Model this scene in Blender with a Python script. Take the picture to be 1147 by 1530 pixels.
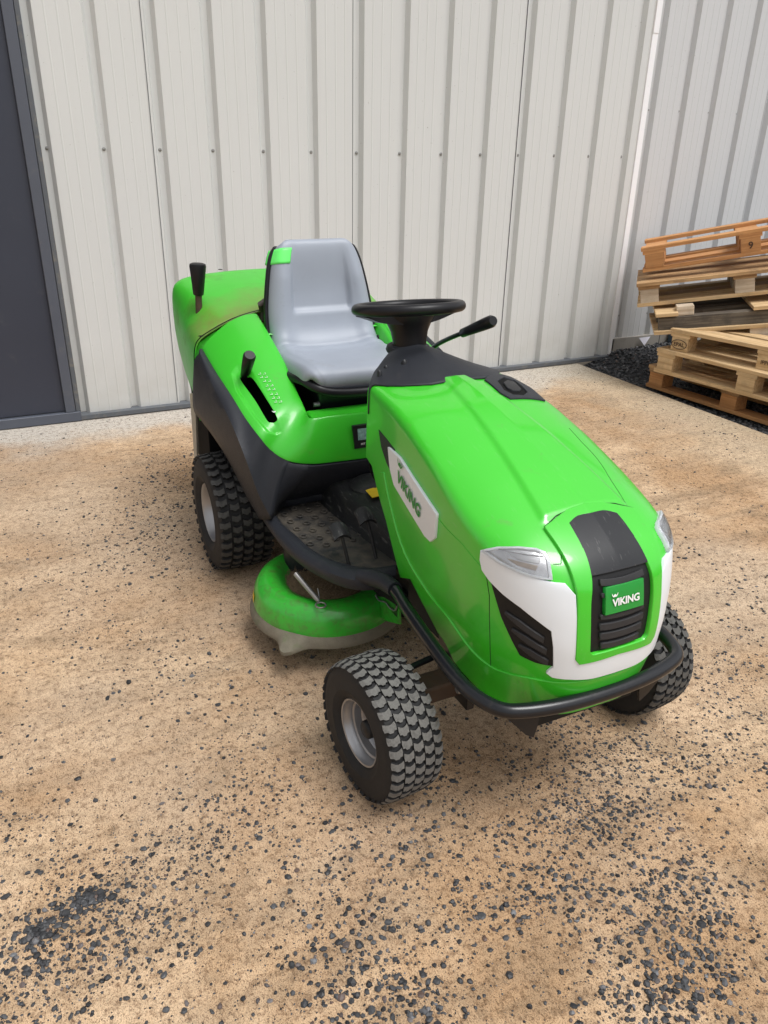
import bpy, bmesh, math, random
import numpy as np
from mathutils import Vector, Matrix
from mathutils.geometry import delaunay_2d_cdt
for o in list(bpy.data.objects): bpy.data.objects.remove(o)
S = bpy.context.scene
random.seed(7); RNG = np.random.default_rng(7)
R = math.radians
# ---------------------------------------------------------------- camera
W, H, F = 1147., 1530., 1174.29
PITCH, ROLL, YAW, EYE = 25.18, -1.22, 26.202, 1.548
def cam_rows():
    p, r, y = R(PITCH), R(ROLL), R(YAW)
    fwd = np.array([math.sin(y)*math.cos(p), math.cos(y)*math.cos(p), -math.sin(p)])
    right = np.array([math.cos(y), -math.sin(y), 0.])
    down = np.cross(fwd, right)
    r2 = math.cos(r)*right+math.sin(r)*down
    d2 = -math.sin(r)*right+math.cos(r)*down
    return np.array([r2, d2, fwd])
CR = cam_rows(); CC = np.array([0, 0, EYE])
cam = bpy.data.cameras.new('camera'); camo = bpy.data.objects.new('camera', cam)
S.collection.objects.link(camo)
camo.matrix_world = Matrix(((CR[0][0], -CR[1][0], -CR[2][0], 0), (CR[0][1], -CR[1][1], -CR[2][1], 0), (CR[0][2], -CR[1][2], -CR[2][2], EYE), (0, 0, 0, 1)))
cam.sensor_fit = 'VERTICAL'; cam.sensor_height = 24; cam.lens = 24*F/H
cam.clip_start = .05; cam.clip_end = 2000
S.camera = camo
# ---------------------------------------------------------------- world, sun, exposure
SUN_EL, SUN_AZ = 66, 150      # azimuth: compass-like, 0 = +Y, clockwise
wd = bpy.data.worlds.new('World'); S.world = wd; wd.use_nodes = True
nt = wd.node_tree; bg = nt.nodes['Background']
sky = nt.nodes.new('ShaderNodeTexSky'); sky.sky_type = 'NISHITA'; sky.sun_disc = False
sky.sun_elevation = R(SUN_EL); sky.sun_rotation = R(SUN_AZ); sky.air_density = 1.0; sky.dust_density = 4.0; sky.ozone_density = .6
# overcast: most of the blue taken out of the sky light
hsv = nt.nodes.new('ShaderNodeHueSaturation'); hsv.inputs['Saturation'].default_value = .10
nt.links.new(sky.outputs[0], hsv.inputs['Color']); nt.links.new(hsv.outputs[0], bg.inputs['Color'])
bg.inputs['Strength'].default_value = .15
sl = bpy.data.lights.new('sun', 'SUN'); sl.energy = 1.5; sl.angle = R(24); sl.color = (1, .99, .975)
so = bpy.data.objects.new('sun', sl); S.collection.objects.link(so)
az, el = R(SUN_AZ), R(SUN_EL)
sd = Vector((math.sin(az)*math.cos(el), math.cos(az)*math.cos(el), math.sin(el)))
so.rotation_euler = sd.to_track_quat('Z', 'Y').to_euler(); so.location = sd*20
S.view_settings.view_transform = 'Standard'; S.view_settings.look = 'None'
S.view_settings.exposure = 0.24; S.view_settings.gamma = 1; S.view_settings.use_curve_mapping = False
# ---------------------------------------------------------------- helpers
MX, MY = 1.1198, 2.7782                      # rear axle of the mower on the ground, nose towards -Y
RM = np.array([[0, 1, 0], [-1, 0, 0], [0, 0, 1.]])   # local -> world
OM = np.array([MX, MY, 0])
LC = RM.T@(CC-OM)
def lray(u, v):
    d = CR.T@np.array([(u-W/2)/F, (v-H/2)/F, 1.]); return RM.T@(d/np.linalg.norm(d))
def UN(u, v, ax, val):                       # photo measurement -> mower coordinates on the plane ax = val
    d = lray(u, v); i = 'xyz'.index(ax); t = (val-LC[i])/d[i]; return LC+t*d
def UW(u, v, ax, val):                       # same in world coordinates
    d = CR.T@np.array([(u-W/2)/F, (v-H/2)/F, 1.]); i = 'xyz'.index(ax); t = (val-CC[i])/d[i]; return CC+t*d
C = S.collection
def link(o, parent=None):
    C.objects.link(o)
    if parent is not None: o.parent = parent
    return o
def empty(name, label, cat, loc=(0, 0, 0), rz=0, group=None):
    o = bpy.data.objects.new(name, None); o.location = loc; o.rotation_euler = (0, 0, rz); link(o)
    o['label'] = label; o['category'] = cat
    if group: o['group'] = group
    return o
def mesh(name, V, Fc, m, parent=None, smooth=True, bevel=0, seg=2, auto=None, sub=0, mi=None, solid=0):
    me = bpy.data.meshes.new(name)
    me.from_pydata([tuple(map(float, v)) for v in V], [], [tuple(int(i) for i in f) for f in Fc])
    for mm in (m if isinstance(m, (list, tuple)) else [m]): me.materials.append(mm)
    if mi is not None: me.polygons.foreach_set('material_index', mi)
    me.update(); bm = bmesh.new(); bm.from_mesh(me); bmesh.ops.recalc_face_normals(bm, faces=bm.faces); bm.to_mesh(me); bm.free()
    me.polygons.foreach_set('use_smooth', [smooth]*len(me.polygons))
    if smooth and auto: me.set_sharp_from_angle(angle=R(auto))
    o = bpy.data.objects.new(name, me); link(o, parent)
    if solid:
        md = o.modifiers.new('solid', 'SOLIDIFY'); md.thickness = solid; md.offset = -1
    if sub:
        md = o.modifiers.new('sub', 'SUBSURF'); md.levels = sub; md.render_levels = sub
    if bevel:
        md = o.modifiers.new('bevel', 'BEVEL'); md.width = bevel; md.segments = seg; md.limit_method = 'ANGLE'; md.angle_limit = R(40)
        md.harden_normals = False
        if not smooth:
            me.polygons.foreach_set('use_smooth', [True]*len(me.polygons)); me.set_sharp_from_angle(angle=R(60))
    return o
def hexa(p):    # 8 points: bottom 4, top 4
    return p, [(0, 3, 2, 1), (4, 5, 6, 7), (0, 1, 5, 4), (1, 2, 6, 5), (2, 3, 7, 6), (3, 0, 4, 7)]
def boxg(x0, x1, y0, y1, z0, z1):
    return hexa([(x0, y0, z0), (x1, y0, z0), (x1, y1, z0), (x0, y1, z0), (x0, y0, z1), (x1, y0, z1), (x1, y1, z1), (x0, y1, z1)])
def merge(*gs):
    V, Fc = [], []
    for v, f in gs:
        n = len(V); V += list(v); Fc += [tuple(i+n for i in q) for q in f]
    return V, Fc
def box(name, x0, x1, y0, y1, z0, z1, m, parent=None, bevel=.003, **k):
    V, Fc = boxg(x0, x1, y0, y1, z0, z1); return mesh(name, V, Fc, m, parent, smooth=False, bevel=bevel, **k)
def obox(name, ctr, ax, ay, az_, m, parent=None, bevel=.002, **k):   # half-axis vectors
    c, a, b, d = map(np.array, (ctr, ax, ay, az_))
    V = [c-a-b-d, c+a-b-d, c+a+b-d, c-a+b-d, c-a-b+d, c+a-b+d, c+a+b+d, c-a+b+d]
    return mesh(name, V, hexa(V)[1], m, parent, smooth=False, bevel=bevel, **k)
def crom(P, n=8, closed=False):
    P = [np.array(p, float) for p in P]; out = []
    N = len(P); rng = range(N if closed else N-1)
    for i in rng:
        if closed: a, b, c, d = P[i-1], P[i], P[(i+1) % N], P[(i+2) % N]
        else: a, b, c, d = P[max(i-1, 0)], P[i], P[i+1], P[min(i+2, N-1)]
        for k in range(n):
            t = k/n
            out.append(.5*((2*b)+(-a+c)*t+(2*a-5*b+4*c-d)*t*t+(-a+3*b-3*c+d)*t**3))
    if not closed: out.append(P[-1])
    return out
def tubeg(P, r, seg=10, closed=False, caps=True):
    P = [np.array(p, float) for p in P]; n = len(P)
    rr = [r]*n if not hasattr(r, '__len__') else list(r)
    V, Fc = [], []; up = None
    for i in range(n):
        a = P[i-1] if (i > 0 or closed) else P[i]; b = P[(i+1) % n] if (i < n-1 or closed) else P[i]
        t = b-a; t /= np.linalg.norm(t)+1e-9
        if up is None:
            up = np.array([0, 0, 1.]) if abs(t[2]) < .9 else np.array([1., 0, 0])
        up = up-t*np.dot(up, t); up /= np.linalg.norm(up)+1e-9
        s = np.cross(t, up)
        for k in range(seg):
            an = 2*math.pi*k/seg; V.append(P[i]+rr[i]*(math.cos(an)*up+math.sin(an)*s))
    for i in range(n if closed else n-1):
        j = (i+1) % n
        for k in range(seg):
            k2 = (k+1) % seg; Fc.append((i*seg+k, i*seg+k2, j*seg+k2, j*seg+k))
    if caps and not closed:
        Fc.append(tuple(range(seg))[::-1]); Fc.append(tuple((n-1)*seg+k for k in range(seg)))
    return V, Fc
def tube(name, P, r, m, parent=None, seg=12, closed=False, auto=50, **k):
    V, Fc = tubeg(P, r, seg, closed); return mesh(name, V, Fc, m, parent, auto=auto, **k)
def latheg(prof, seg=48, ctr=(0, 0, 0), fr=None):
    """prof: (radius, axial) ; axis = y by default (fr: columns e1,e2,axis)"""
    if fr is None: fr = (np.array([1., 0, 0]), np.array([0, 0, 1.]), np.array([0, 1., 0]))
    V, Fc = [], []; n = len(prof); ctr = np.array(ctr, float)
    for k in range(seg):
        a = 2*math.pi*k/seg
        for r, h in prof: V.append(ctr+fr[0]*r*math.cos(a)+fr[1]*r*math.sin(a)+fr[2]*h)
    for k in range(seg):
        k2 = (k+1) % seg
        for i in range(n-1): Fc.append((k*n+i, k*n+i+1, k2*n+i+1, k2*n+i))
    return V, Fc
def lathe(name, prof, m, parent=None, seg=48, auto=40, **k):
    kw = {q: k.pop(q) for q in ('ctr', 'fr') if q in k}
    V, Fc = latheg(prof, seg, **kw); return mesh(name, V, Fc, m, parent, auto=auto, **k)
def grid(rows, closed=False):
    n = len(rows[0]); V = [p for r in rows for p in r]; Fc = []
    for i in range(len(rows)-1):
        for j in range(n-1 if not closed else n):
            j2 = (j+1) % n; Fc.append((i*n+j, i*n+j2, (i+1)*n+j2, (i+1)*n+j))
    return V, Fc
def resample(P, n):
    P = np.array(P, float); d = np.r_[0, np.cumsum(np.linalg.norm(np.diff(P, axis=0), axis=1))]
    t = np.linspace(0, d[-1], n); return np.stack([np.interp(t, d, P[:, i]) for i in range(P.shape[1])], 1)
def ink(name, txt, m, parent, org, xd, yd, height, ext=.0012, bold=.02, spacing=1.0, shear=0, center=False, fmap=None):
    cu = bpy.data.curves.new('t', 'FONT'); cu.body = txt; cu.size = 1; cu.offset = bold; cu.extrude = 0; cu.space_character = spacing; cu.shear = shear
    cu.resolution_u = 3
    to = bpy.data.objects.new('t', cu); C.objects.link(to); dg = bpy.context.evaluated_depsgraph_get(); dg.update()
    me = bpy.data.meshes.new_from_object(to.evaluated_get(dg)); bpy.data.objects.remove(to)
    co = np.array([v.co[:] for v in me.vertices]); fc = [tuple(p.vertices) for p in me.polygons]
    bpy.data.meshes.remove(me)
    s = height/.72; xd = np.array(xd, float); xd /= np.linalg.norm(xd); yd = np.array(yd, float); yd -= xd*yd.dot(xd); yd /= np.linalg.norm(yd)
    nn = np.cross(xd, yd); off = (co[:, 0].max()+co[:, 0].min())/2 if center else 0
    V = [np.array(org)+xd*(c[0]-off)*s+yd*c[1]*s+nn*ext for c in co]
    return mesh(name, V, fc, m, parent, smooth=False)
# ---------------------------------------------------------------- materials
def nodes(name):
    m = bpy.data.materials.new(name); m.use_nodes = True; nt = m.node_tree
    return m, nt, nt.nodes['Principled BSDF'], nt.nodes.new, nt.links.new
def ramp(nt, fac, a, b, ca=(0, 0, 0, 1), cb=(1, 1, 1, 1)):
    r = nt.nodes.new('ShaderNodeValToRGB'); r.color_ramp.elements[0].position = a; r.color_ramp.elements[1].position = b
    r.color_ramp.elements[0].color = ca; r.color_ramp.elements[1].color = cb; nt.links.new(fac, r.inputs[0]); return r.outputs[0]
def noise(nt, vec, scale, det=4, rough=.55, dist=0):
    n = nt.nodes.new('ShaderNodeTexNoise'); n.inputs['Scale'].default_value = scale; n.inputs['Detail'].default_value = det
    n.inputs['Roughness'].default_value = rough; n.inputs['Distortion'].default_value = dist; nt.links.new(vec, n.inputs['Vector']); return n.outputs[0]
def mixc(nt, fac, a, b, mode='MIX'):
    n = nt.nodes.new('ShaderNodeMix'); n.data_type = 'RGBA'; n.blend_type = mode
    if hasattr(fac, 'is_linked') or hasattr(fac, 'links'): nt.links.new(fac, n.inputs[0])
    else: n.inputs[0].default_value = fac
    for i, q in ((6, a), (7, b)):
        if hasattr(q, 'links'): nt.links.new(q, n.inputs[i])
        else: n.inputs[i].default_value = tuple(q)[:3]+(1,)
    return n.outputs[2]
def mathn(nt, op, a, b=0.):
    n = nt.nodes.new('ShaderNodeMath'); n.operation = op
    for i, q in ((0, a), (1, b)):
        if hasattr(q, 'links'): nt.links.new(q, n.inputs[i])
        else: n.inputs[i].default_value = q
    return n.outputs[0]
def mapv(nt, vec, sc=(1, 1, 1), rot=(0, 0, 0)):
    n = nt.nodes.new('ShaderNodeMapping'); n.inputs['Scale'].default_value = sc; n.inputs['Rotation'].default_value = rot
    nt.links.new(vec, n.inputs['Vector']); return n.outputs[0]
def bump(nt, bsdf, h, strength, dist=.002):
    b = nt.nodes.new('ShaderNodeBump'); b.inputs['Strength'].default_value = strength; b.inputs['Distance'].default_value = dist
    nt.links.new(h, b.inputs['Height']); nt.links.new(b.outputs[0], bsdf.inputs['Normal'])
def M(name, col, rough=.5, var=.12, vs=12, metal=0, coat=0, dirt=None, dcol=(.17, .13, .085), ds=9, bmp=0, bs=300, scratch=0, rv=.1, spec=.5, cr=.12):
    m, nt, b, N, L = nodes(name)
    tc = nt.nodes.new('ShaderNodeTexCoord').outputs['Object']
    n1 = noise(nt, tc, vs, 5); c = mixc(nt, n1, [x*(1-var) for x in col], [min(1, x*(1+var)) for x in col])
    r = mathn(nt, 'ADD', rough-rv/2, mathn(nt, 'MULTIPLY', noise(nt, tc, vs*3, 4), rv))
    if dirt:
        n2 = noise(nt, tc, ds, 8, .7, .4); f = ramp(nt, n2, .62-.3*dirt, .80-.2*dirt); f = mathn(nt, 'MULTIPLY', f, min(1, .35+dirt*.65))
        c = mixc(nt, f, c, dcol); r = mathn(nt, 'ADD', r, mathn(nt, 'MULTIPLY', f, .3))
    if scratch:
        s = noise(nt, mapv(nt, tc, (18, 160, 60), (.3, .5, .6)), 1, 2); f = ramp(nt, s, .63, .72); f = mathn(nt, 'MULTIPLY', f, scratch)
        c = mixc(nt, f, c, (.45, .45, .42))
    L(c, b.inputs['Base Color']); L(r, b.inputs['Roughness'])
    b.inputs['Metallic'].default_value = metal; b.inputs['Coat Weight'].default_value = coat; b.inputs['Coat Roughness'].default_value = cr
    b.inputs['Specular IOR Level'].default_value = spec
    if bmp: bump(nt, b, noise(nt, tc, bs, 3), bmp)
    return m
GREEN = (.042, .52, .018)
m_green = M('green_paint', GREEN, .34, .06, 4, coat=.7, dirt=.05, ds=14, rv=.08, scratch=.05, cr=.07)
m_green_plastic = M('green_plastic', (.04, .48, .022), .36, .06, 5, coat=.3, dirt=.05, ds=12, bmp=.03, bs=500)
m_green_dirty = M('green_plastic_dusty', (.04, .46, .018), .38, .08, 6, coat=.3, dirt=.62, dcol=(.16, .17, .04), ds=5, bmp=.05)
def dusty_cover():
    m = M('green_plastic_dusty', (.04, .46, .018), .36, .08, 6, coat=.25, dirt=.25, dcol=(.14, .16, .04), ds=6, bmp=.05); nt = m.node_tree; b = nt.nodes['Principled BSDF']
    tc = nt.nodes.new('ShaderNodeTexCoord').outputs['Object']; sp = nt.nodes.new('ShaderNodeSeparateXYZ'); nt.links.new(tc, sp.inputs[0])
    mr = nt.nodes.new('ShaderNodeMapRange'); nt.links.new(mathn(nt, 'ADD', sp.outputs[0], mathn(nt, 'MULTIPLY', mathn(nt, 'SUBTRACT', noise(nt, tc, 7, 5), .5), .30)), mr.inputs[0])
    mr.inputs[1].default_value = -.52; mr.inputs[2].default_value = -.30; zz = ramp(nt, sp.outputs[2], .80, .86)
    f = mathn(nt, 'MULTIPLY', mathn(nt, 'MULTIPLY', mr.outputs[0], zz), mathn(nt, 'ADD', .35, mathn(nt, 'MULTIPLY', noise(nt, tc, 26, 7, .75), .9)))
    old = b.inputs['Base Color'].links[0].from_socket; nt.links.new(mixc(nt, mathn(nt, 'MULTIPLY', f, .85), old, (.20, .17, .055)), b.inputs['Base Color']); b.inputs['Coat Weight'].default_value = .05
    return m
m_green_dirty = dusty_cover()
m_deck = M('green_deck_paint', (.028, .38, .025), .32, .15, 14, coat=.4, dirt=.50, dcol=(.085, .13, .035), ds=38)
m_decklip = M('caked_deck_lip', (.17, .15, .11), .85, .3, 30, dirt=.3, dcol=(.06, .14, .03), ds=22, bmp=.5, bs=160)
m_white = M('white_trim', (.74, .78, .82), .32, .03, 6, coat=.15, rv=.06)
m_black = M('black_plastic', (.013, .014, .016), .42, .2, 10, dirt=.08, dcol=(.06, .055, .045), bmp=.15, bs=600, spec=.30)
m_grille = M('grille_black', (.010, .010, .011), .5, .2, 10, bmp=.1, bs=500, spec=.30)
m_louver = M('louver_grey', (.030, .030, .032), .5, .2, 30, dirt=.25, dcol=(.05, .045, .04), spec=.30)
m_cap = M('scuffed_black_cap', (.022, .023, .026), .38, .25, 6, scratch=.10, bmp=.12, bs=450, spec=.30)
m_dash = M('dark_grey_plastic', (.021, .023, .029), .50, .12, 8, dirt=.03, dcol=(.08, .07, .06), bmp=.3, bs=700, spec=.30)
m_step = M('dusty_dark_plastic', (.028, .029, .031), .50, .3, 12, dirt=.75, dcol=(.13, .11, .085), ds=16, bmp=.3, bs=400, spec=.30)
m_tunnel = M('mossy_dark_plastic', (.018, .019, .020), .45, .3, 12, dirt=.28, dcol=(.06, .065, .045), ds=14, scratch=.12, bmp=.3, bs=300, spec=.30)
m_steer = M('soft_black', (.008, .008, .010), .38, .1, 12, bmp=.06, bs=700, spec=.30)
m_seat = M('grey_vinyl', (.285, .315, .37), .42, .10, 5, dirt=.10, dcol=(.18, .18, .17), bmp=.22, bs=900, rv=.16)
m_tape = M('green_tape', (.14, .86, .16), .35, .06, 20, bmp=.1, bs=60)
m_frame = M('black_steel', (.009, .010, .013), .30, .2, 14, coat=.3, dirt=.08, dcol=(.07, .06, .045), ds=22, spec=.30)
m_under = M('grimy_underside', (.012, .012, .012), .7, .3, 20, dirt=.3, dcol=(.05, .04, .03), spec=.30)
m_rubber = M('tyre_rubber', (.018, .018, .019), .68, .2, 30, dirt=.25, dcol=(.045, .042, .037), ds=14, bmp=.2, bs=200, spec=.30)
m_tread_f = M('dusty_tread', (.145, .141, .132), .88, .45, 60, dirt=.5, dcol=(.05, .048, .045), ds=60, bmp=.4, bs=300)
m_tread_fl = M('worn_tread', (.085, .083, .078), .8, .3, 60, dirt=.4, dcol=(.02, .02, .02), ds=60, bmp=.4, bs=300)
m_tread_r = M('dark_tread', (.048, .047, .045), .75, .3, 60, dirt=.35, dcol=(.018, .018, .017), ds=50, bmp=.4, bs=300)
m_rim = M('silver_rim', (.36, .36, .37), .40, .08, 20, metal=.75, dirt=.12, dcol=(.15, .13, .1), ds=20)
m_steel = M('worn_steel', (.30, .29, .28), .42, .2, 30, metal=.6, dirt=.3, dcol=(.11, .07, .04), ds=30)
m_rust = M('rusty_steel', (.07, .045, .03), .7, .3, 30, metal=.2, dirt=.4, dcol=(.10, .05, .025), ds=30)
m_seam = M('seam_shadow_gap', (.012, .06, .012), .8)
m_yellow = M('yellow_label', (.75, .5, .02), .5, .1, 30, dirt=.25, dcol=(.2, .15, .03), ds=60)
m_ink = M('black_ink', (.008, .008, .008), .7, .1, spec=.1)
m_bgreen = M('badge_green', (.01, .27, .035), .4, .05, 10, coat=.2)
m_bletter = M('badge_letter_green', (.02, .26, .045), .45, .05)
m_wink = M('white_ink', (.8, .8, .8), .5, .03)
m_brown = M('brown_handle', (.07, .05, .04), .55, .3, 20)
m_grass = M('dry_clippings', (.20, .14, .08), .9, .7, 160, bmp=.6, bs=120)
def lens_mat():
    m, nt, b, N, L = nodes('lamp_lens'); b.inputs['Base Color'].default_value = (.95, .96, .97, 1); b.inputs['Roughness'].default_value = .04
    b.inputs['Transmission Weight'].default_value = .92; b.inputs['IOR'].default_value = 1.42; return m
m_lens = lens_mat()
m_reflector = M('lamp_reflector', (.50, .50, .51), .16, .5, 45, metal=.9)
m_brownref = M('brown_reflector', (.28, .22, .17), .25, .6, 90, metal=.6)  # brownish metal for the lower strip inside each headlight
# ---------------------------------------------------------------- hood surface
XS, ZS, RS = 1.30, .62, .35
NZ = ([.30, .38, .47, .56, .64, .70, .76, .82, .95], [1.650, 1.672, 1.692, 1.696, 1.688, 1.676, 1.655, 1.63, 1.58])
WZ = ([.30, .38, .48, .58, .66, .73, .80, .88, .95], [.205, .218, .238, .252, .258, .260, .259, .257, .255])
TX = ([.5, .80, .9, 1.0, 1.1, 1.25, 1.4, 1.5, 1.56, 1.62, 1.68, 1.72], [.958, .958, .957, .952, .937, .902, .856, .821, .797, .764, .712, .66])
def smooth_table(t, w):
    xs = np.linspace(t[0][0], t[0][-1], 400); ys = np.interp(xs, *t); k = int(w/(xs[1]-xs[0])); g = np.exp(-np.linspace(-2, 2, 2*k+1)**2); g /= g.sum()
    pad = np.r_[ys[0]-(ys[1]-ys[0])*np.arange(k, 0, -1), ys, ys[-1]+(ys[-1]-ys[-2])*np.arange(1, k+1)]
    return (xs, np.convolve(pad, g, 'valid'))
NZ = smooth_table(NZ, .05); WZ = smooth_table(WZ, .05); TX = smooth_table(TX, .06)
def wallW(x, y, z):
    n = np.interp(z, *NZ); w = np.interp(z, *WZ)*np.interp(x, [.82, 1.5], [.84, 1.0])
    dx = np.maximum(x-XS, 0)/(n-XS); rho = (dx**3.0+(np.abs(y)/w)**3.0)**(1/3.)
    return (rho-1)*w
def topT(x, y, z):
    t = np.interp(x, *TX)-np.interp(x, [.8, 1.5], [.022, .040])*np.abs(y/.235)**4-.016*np.abs(y/.235)
    return (z-t)*.93
def smax(a, b, k): 
    h = np.maximum(k-np.abs(a-b), 0)/k; return np.maximum(a, b)+h*h*k*.25
def HF(x, y, z): return smax(wallW(x, y, z), topT(x, y, z), .020)
def solve(o, d):            # arrays (n,3); root of HF along rays from inside
    lo = np.zeros(len(o)); hi = np.full(len(o), .75)
    for _ in range(34):
        mid = (lo+hi)/2; p = o+d*mid[:, None]; f = HF(p[:, 0], p[:, 1], p[:, 2]); ins = f < 0
        lo = np.where(ins, mid, lo); hi = np.where(ins, hi, mid)
    return o+d*((lo+hi)/2)[:, None]
A0 = XS+RS*math.pi/2        # centre of the nose in parameter a
def par2ray(ab):
    ab = np.atleast_2d(np.array(ab, float)); a = ab[:, 0]; e = ab[:, 1]/RS
    mir = a > A0; a = np.where(mir, 2*A0-a, a); s = np.where(mir, 1., -1.)
    front = a > XS; th = np.where(front, (a-XS)/RS, 0)
    dx = np.sin(th)*np.cos(e); dy = s*np.cos(th)*np.cos(e); dz = np.sin(e)
    o = np.stack([np.where(front, XS, a), 0*a, 0*a+ZS], 1); return o, np.stack([dx, dy, dz], 1)
def hsurf(ab, off=0.):
    o, d = par2ray(ab); p = solve(o, d)
    if np.isscalar(off) and off == 0: return p
    return p+hnorm(p)*(np.array(off)[:, None] if not np.isscalar(off) else off)
def hnorm(p):
    e = 2e-3; g = np.stack([HF(p[:, 0]+e, p[:, 1], p[:, 2])-HF(p[:, 0]-e, p[:, 1], p[:, 2]), HF(p[:, 0], p[:, 1]+e, p[:, 2])-HF(p[:, 0], p[:, 1]-e, p[:, 2]), HF(p[:, 0], p[:, 1], p[:, 2]+e)-HF(p[:, 0], p[:, 1], p[:, 2]-e)], 1)
    return g/np.linalg.norm(g, axis=1)[:, None]
def p2par(p):
    x, y, z = p
    if x < XS: a = x; e = math.atan2(z-ZS, abs(y))
    else: a = XS+RS*math.atan2(x-XS, abs(y)); e = math.atan2(z-ZS, math.hypot(x-XS, y))
    if y > 0: a = 2*A0-a
    return np.array([a, e*RS])
def hit(u, v):              # photo measurement -> surface point of the hood
    d = lray(u, v); t = np.linspace(.8, 3.2, 1600); p = LC+d*t[:, None]
    f = HF(p[:, 0], p[:, 1], p[:, 2]); f = np.where(p[:, 2] < .3, 1, f); i = np.argmax(f < 0)
    if f[i] >= 0: i = int(np.argmin(np.where(p[:, 2] < .3, 9, f))); return p[i]
    lo, hi = t[i-1], t[i]
    for _ in range(25):
        m = (lo+hi)/2; q = LC+d*m
        if HF(q[0:1], q[1:2], q[2:3])[0] < 0: hi = m
        else: lo = m
    return LC+d*hi
def HP(pts): return [p2par(hit(u, v)) for u, v in pts]
def mirror(pts): return [np.array([2*A0-a, b]) for a, b in pts]
def inside(p, poly):
    x, y = p; c = False; n = len(poly)
    for i in range(n):
        x1, y1 = poly[i]; x2, y2 = poly[i-1]
        if (y1 > y) != (y2 > y) and x < (x2-x1)*(y-y1)/(y2-y1)+x1: c = not c
    return c
def cdt(outer, holes=(), step=.008):
    """triangulate polygon (list of 2d) with holes; returns verts, tris, boundary loops (index lists)"""
    def dens(P):
        out = []
        for i in range(len(P)):
            a, b = np.array(P[i]), np.array(P[(i+1) % len(P)]); n = max(1, int(np.linalg.norm(b-a)/step+.5))
            out += [a+(b-a)*k/n for k in range(n)]
        return out
    loops = [dens(outer)]+[dens(h) for h in holes]
    V = []; E = []; L = []
    for lp in loops:
        n0 = len(V); V += lp; n = len(lp); E += [(n0+i, n0+(i+1) % n) for i in range(n)]; L.append([n0+i for i in range(n)])
    O = loops[0]; arr = np.array(O); mn, mx = arr.min(0), arr.max(0); bd = np.array(V)
    x = mn[0]+step*.5; j = 0
    while x < mx[0]:
        y = mn[1]+(step*.5 if j % 2 else step)
        while y < mx[1]:
            if np.min(np.hypot(bd[:, 0]-x, bd[:, 1]-y)) > step*.55 and inside((x, y), O) and not any(inside((x, y), h) for h in loops[1:]): V.append(np.array([x, y]))
            y += step
        x += step*.87; j += 1
    vo, eo, fo, ov, oe, of = delaunay_2d_cdt([Vector(v) for v in V], E, [], 0, 1e-7)
    idx = {}
    for k, orig in enumerate(ov):
        for q in orig: idx[q] = k
    T = []
    for f in fo:
        c = sum((vo[i] for i in f), Vector((0, 0)))/len(f)
        if inside((c.x, c.y), O) and not any(inside((c.x, c.y), h) for h in loops[1:]): T.append(tuple(f))
    return np.array([v[:] for v in vo]), T, [[idx[i] for i in l] for l in L]
def patch(name, outer, m, parent, off=.004, thick=.01, holes=(), step=.008, edge=.0025, kind=None, offf=None):
    """panel following the hood: chamfered rim, skirt going inwards, shading taken from the true surface"""
    P, T, L = cdt(outer, holes, step); n = len(P)
    base = hsurf(P); N = hnorm(base)
    o = np.full(n, off) if offf is None else np.array([offf(*b) for b in base])
    V = list(base+N*o[:, None]); Fc = list(T); VN = list(N)
    ch = min(edge*.5, .0016)
    for l in L:
        q = P[l]; area = .5*np.sum(q[:, 0]*np.roll(q[:, 1], -1)-np.roll(q[:, 0], -1)*q[:, 1])
        Q = base[l]; tg = np.roll(Q, -1, axis=0)-np.roll(Q, 1, axis=0); tg /= np.linalg.norm(tg, axis=1)[:, None]+1e-12
        od = np.cross(tg, N[l])
        # orientation test: outward must leave the polygon material
        c_ = base.mean(0); w_ = np.sum((Q-c_)*od)
        if (w_ < 0) != (l is not L[0]): od = -od
        k1 = len(V); m_ = len(l)
        for j, i in enumerate(l): V.append(base[i]+N[i]*(o[i]-ch)+od[j]*ch); VN.append(N[i]+od[j]*2.2)
        k2 = len(V)
        for j, i in enumerate(l): V.append(base[i]+N[i]*(o[i]-thick)+od[j]*ch); VN.append(od[j])
        for q_ in range(m_):
            r_ = (q_+1) % m_; Fc.append((l[q_], l[r_], k1+r_, k1+q_)); Fc.append((k1+q_, k1+r_, k2+r_, k2+q_))
    me = bpy.data.meshes.new(name); me.from_pydata([tuple(map(float, v)) for v in V], [], [tuple(int(i) for i in f) for f in Fc]); me.materials.append(m)
    me.update(); bm = bmesh.new(); bm.from_mesh(me); VNa = np.array(VN); VNa /= np.linalg.norm(VNa, axis=1)[:, None]
    bm.faces.ensure_lookup_table()
    fl = [f for f in bm.faces if f.normal.dot(Vector(sum(VNa[v.index] for v in f.verts))) < 0]
    bmesh.ops.reverse_faces(bm, faces=fl); bm.to_mesh(me); bm.free()
    me.polygons.foreach_set('use_smooth', [True]*len(me.polygons))
    me.normals_split_custom_set_from_vertices([tuple(v) for v in VNa])
    ob = bpy.data.objects.new(name, me); link(ob, parent); return ob
def seamline(name, pts, parent, r=.0013, m=None, off=0.0):
    q = resample(pts, max(8, int(len(pts)*6))); p = hsurf(q, off); return tube(name, list(p), r, m or m_seam, parent, seg=6)
# ================================================================ THE MOWER
mower = empty('ride_on_mower', 'bright green and black ride-on lawn mower with grey seat before the metal wall', 'lawn mower', (MX, MY, 0), -math.pi/2)
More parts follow.
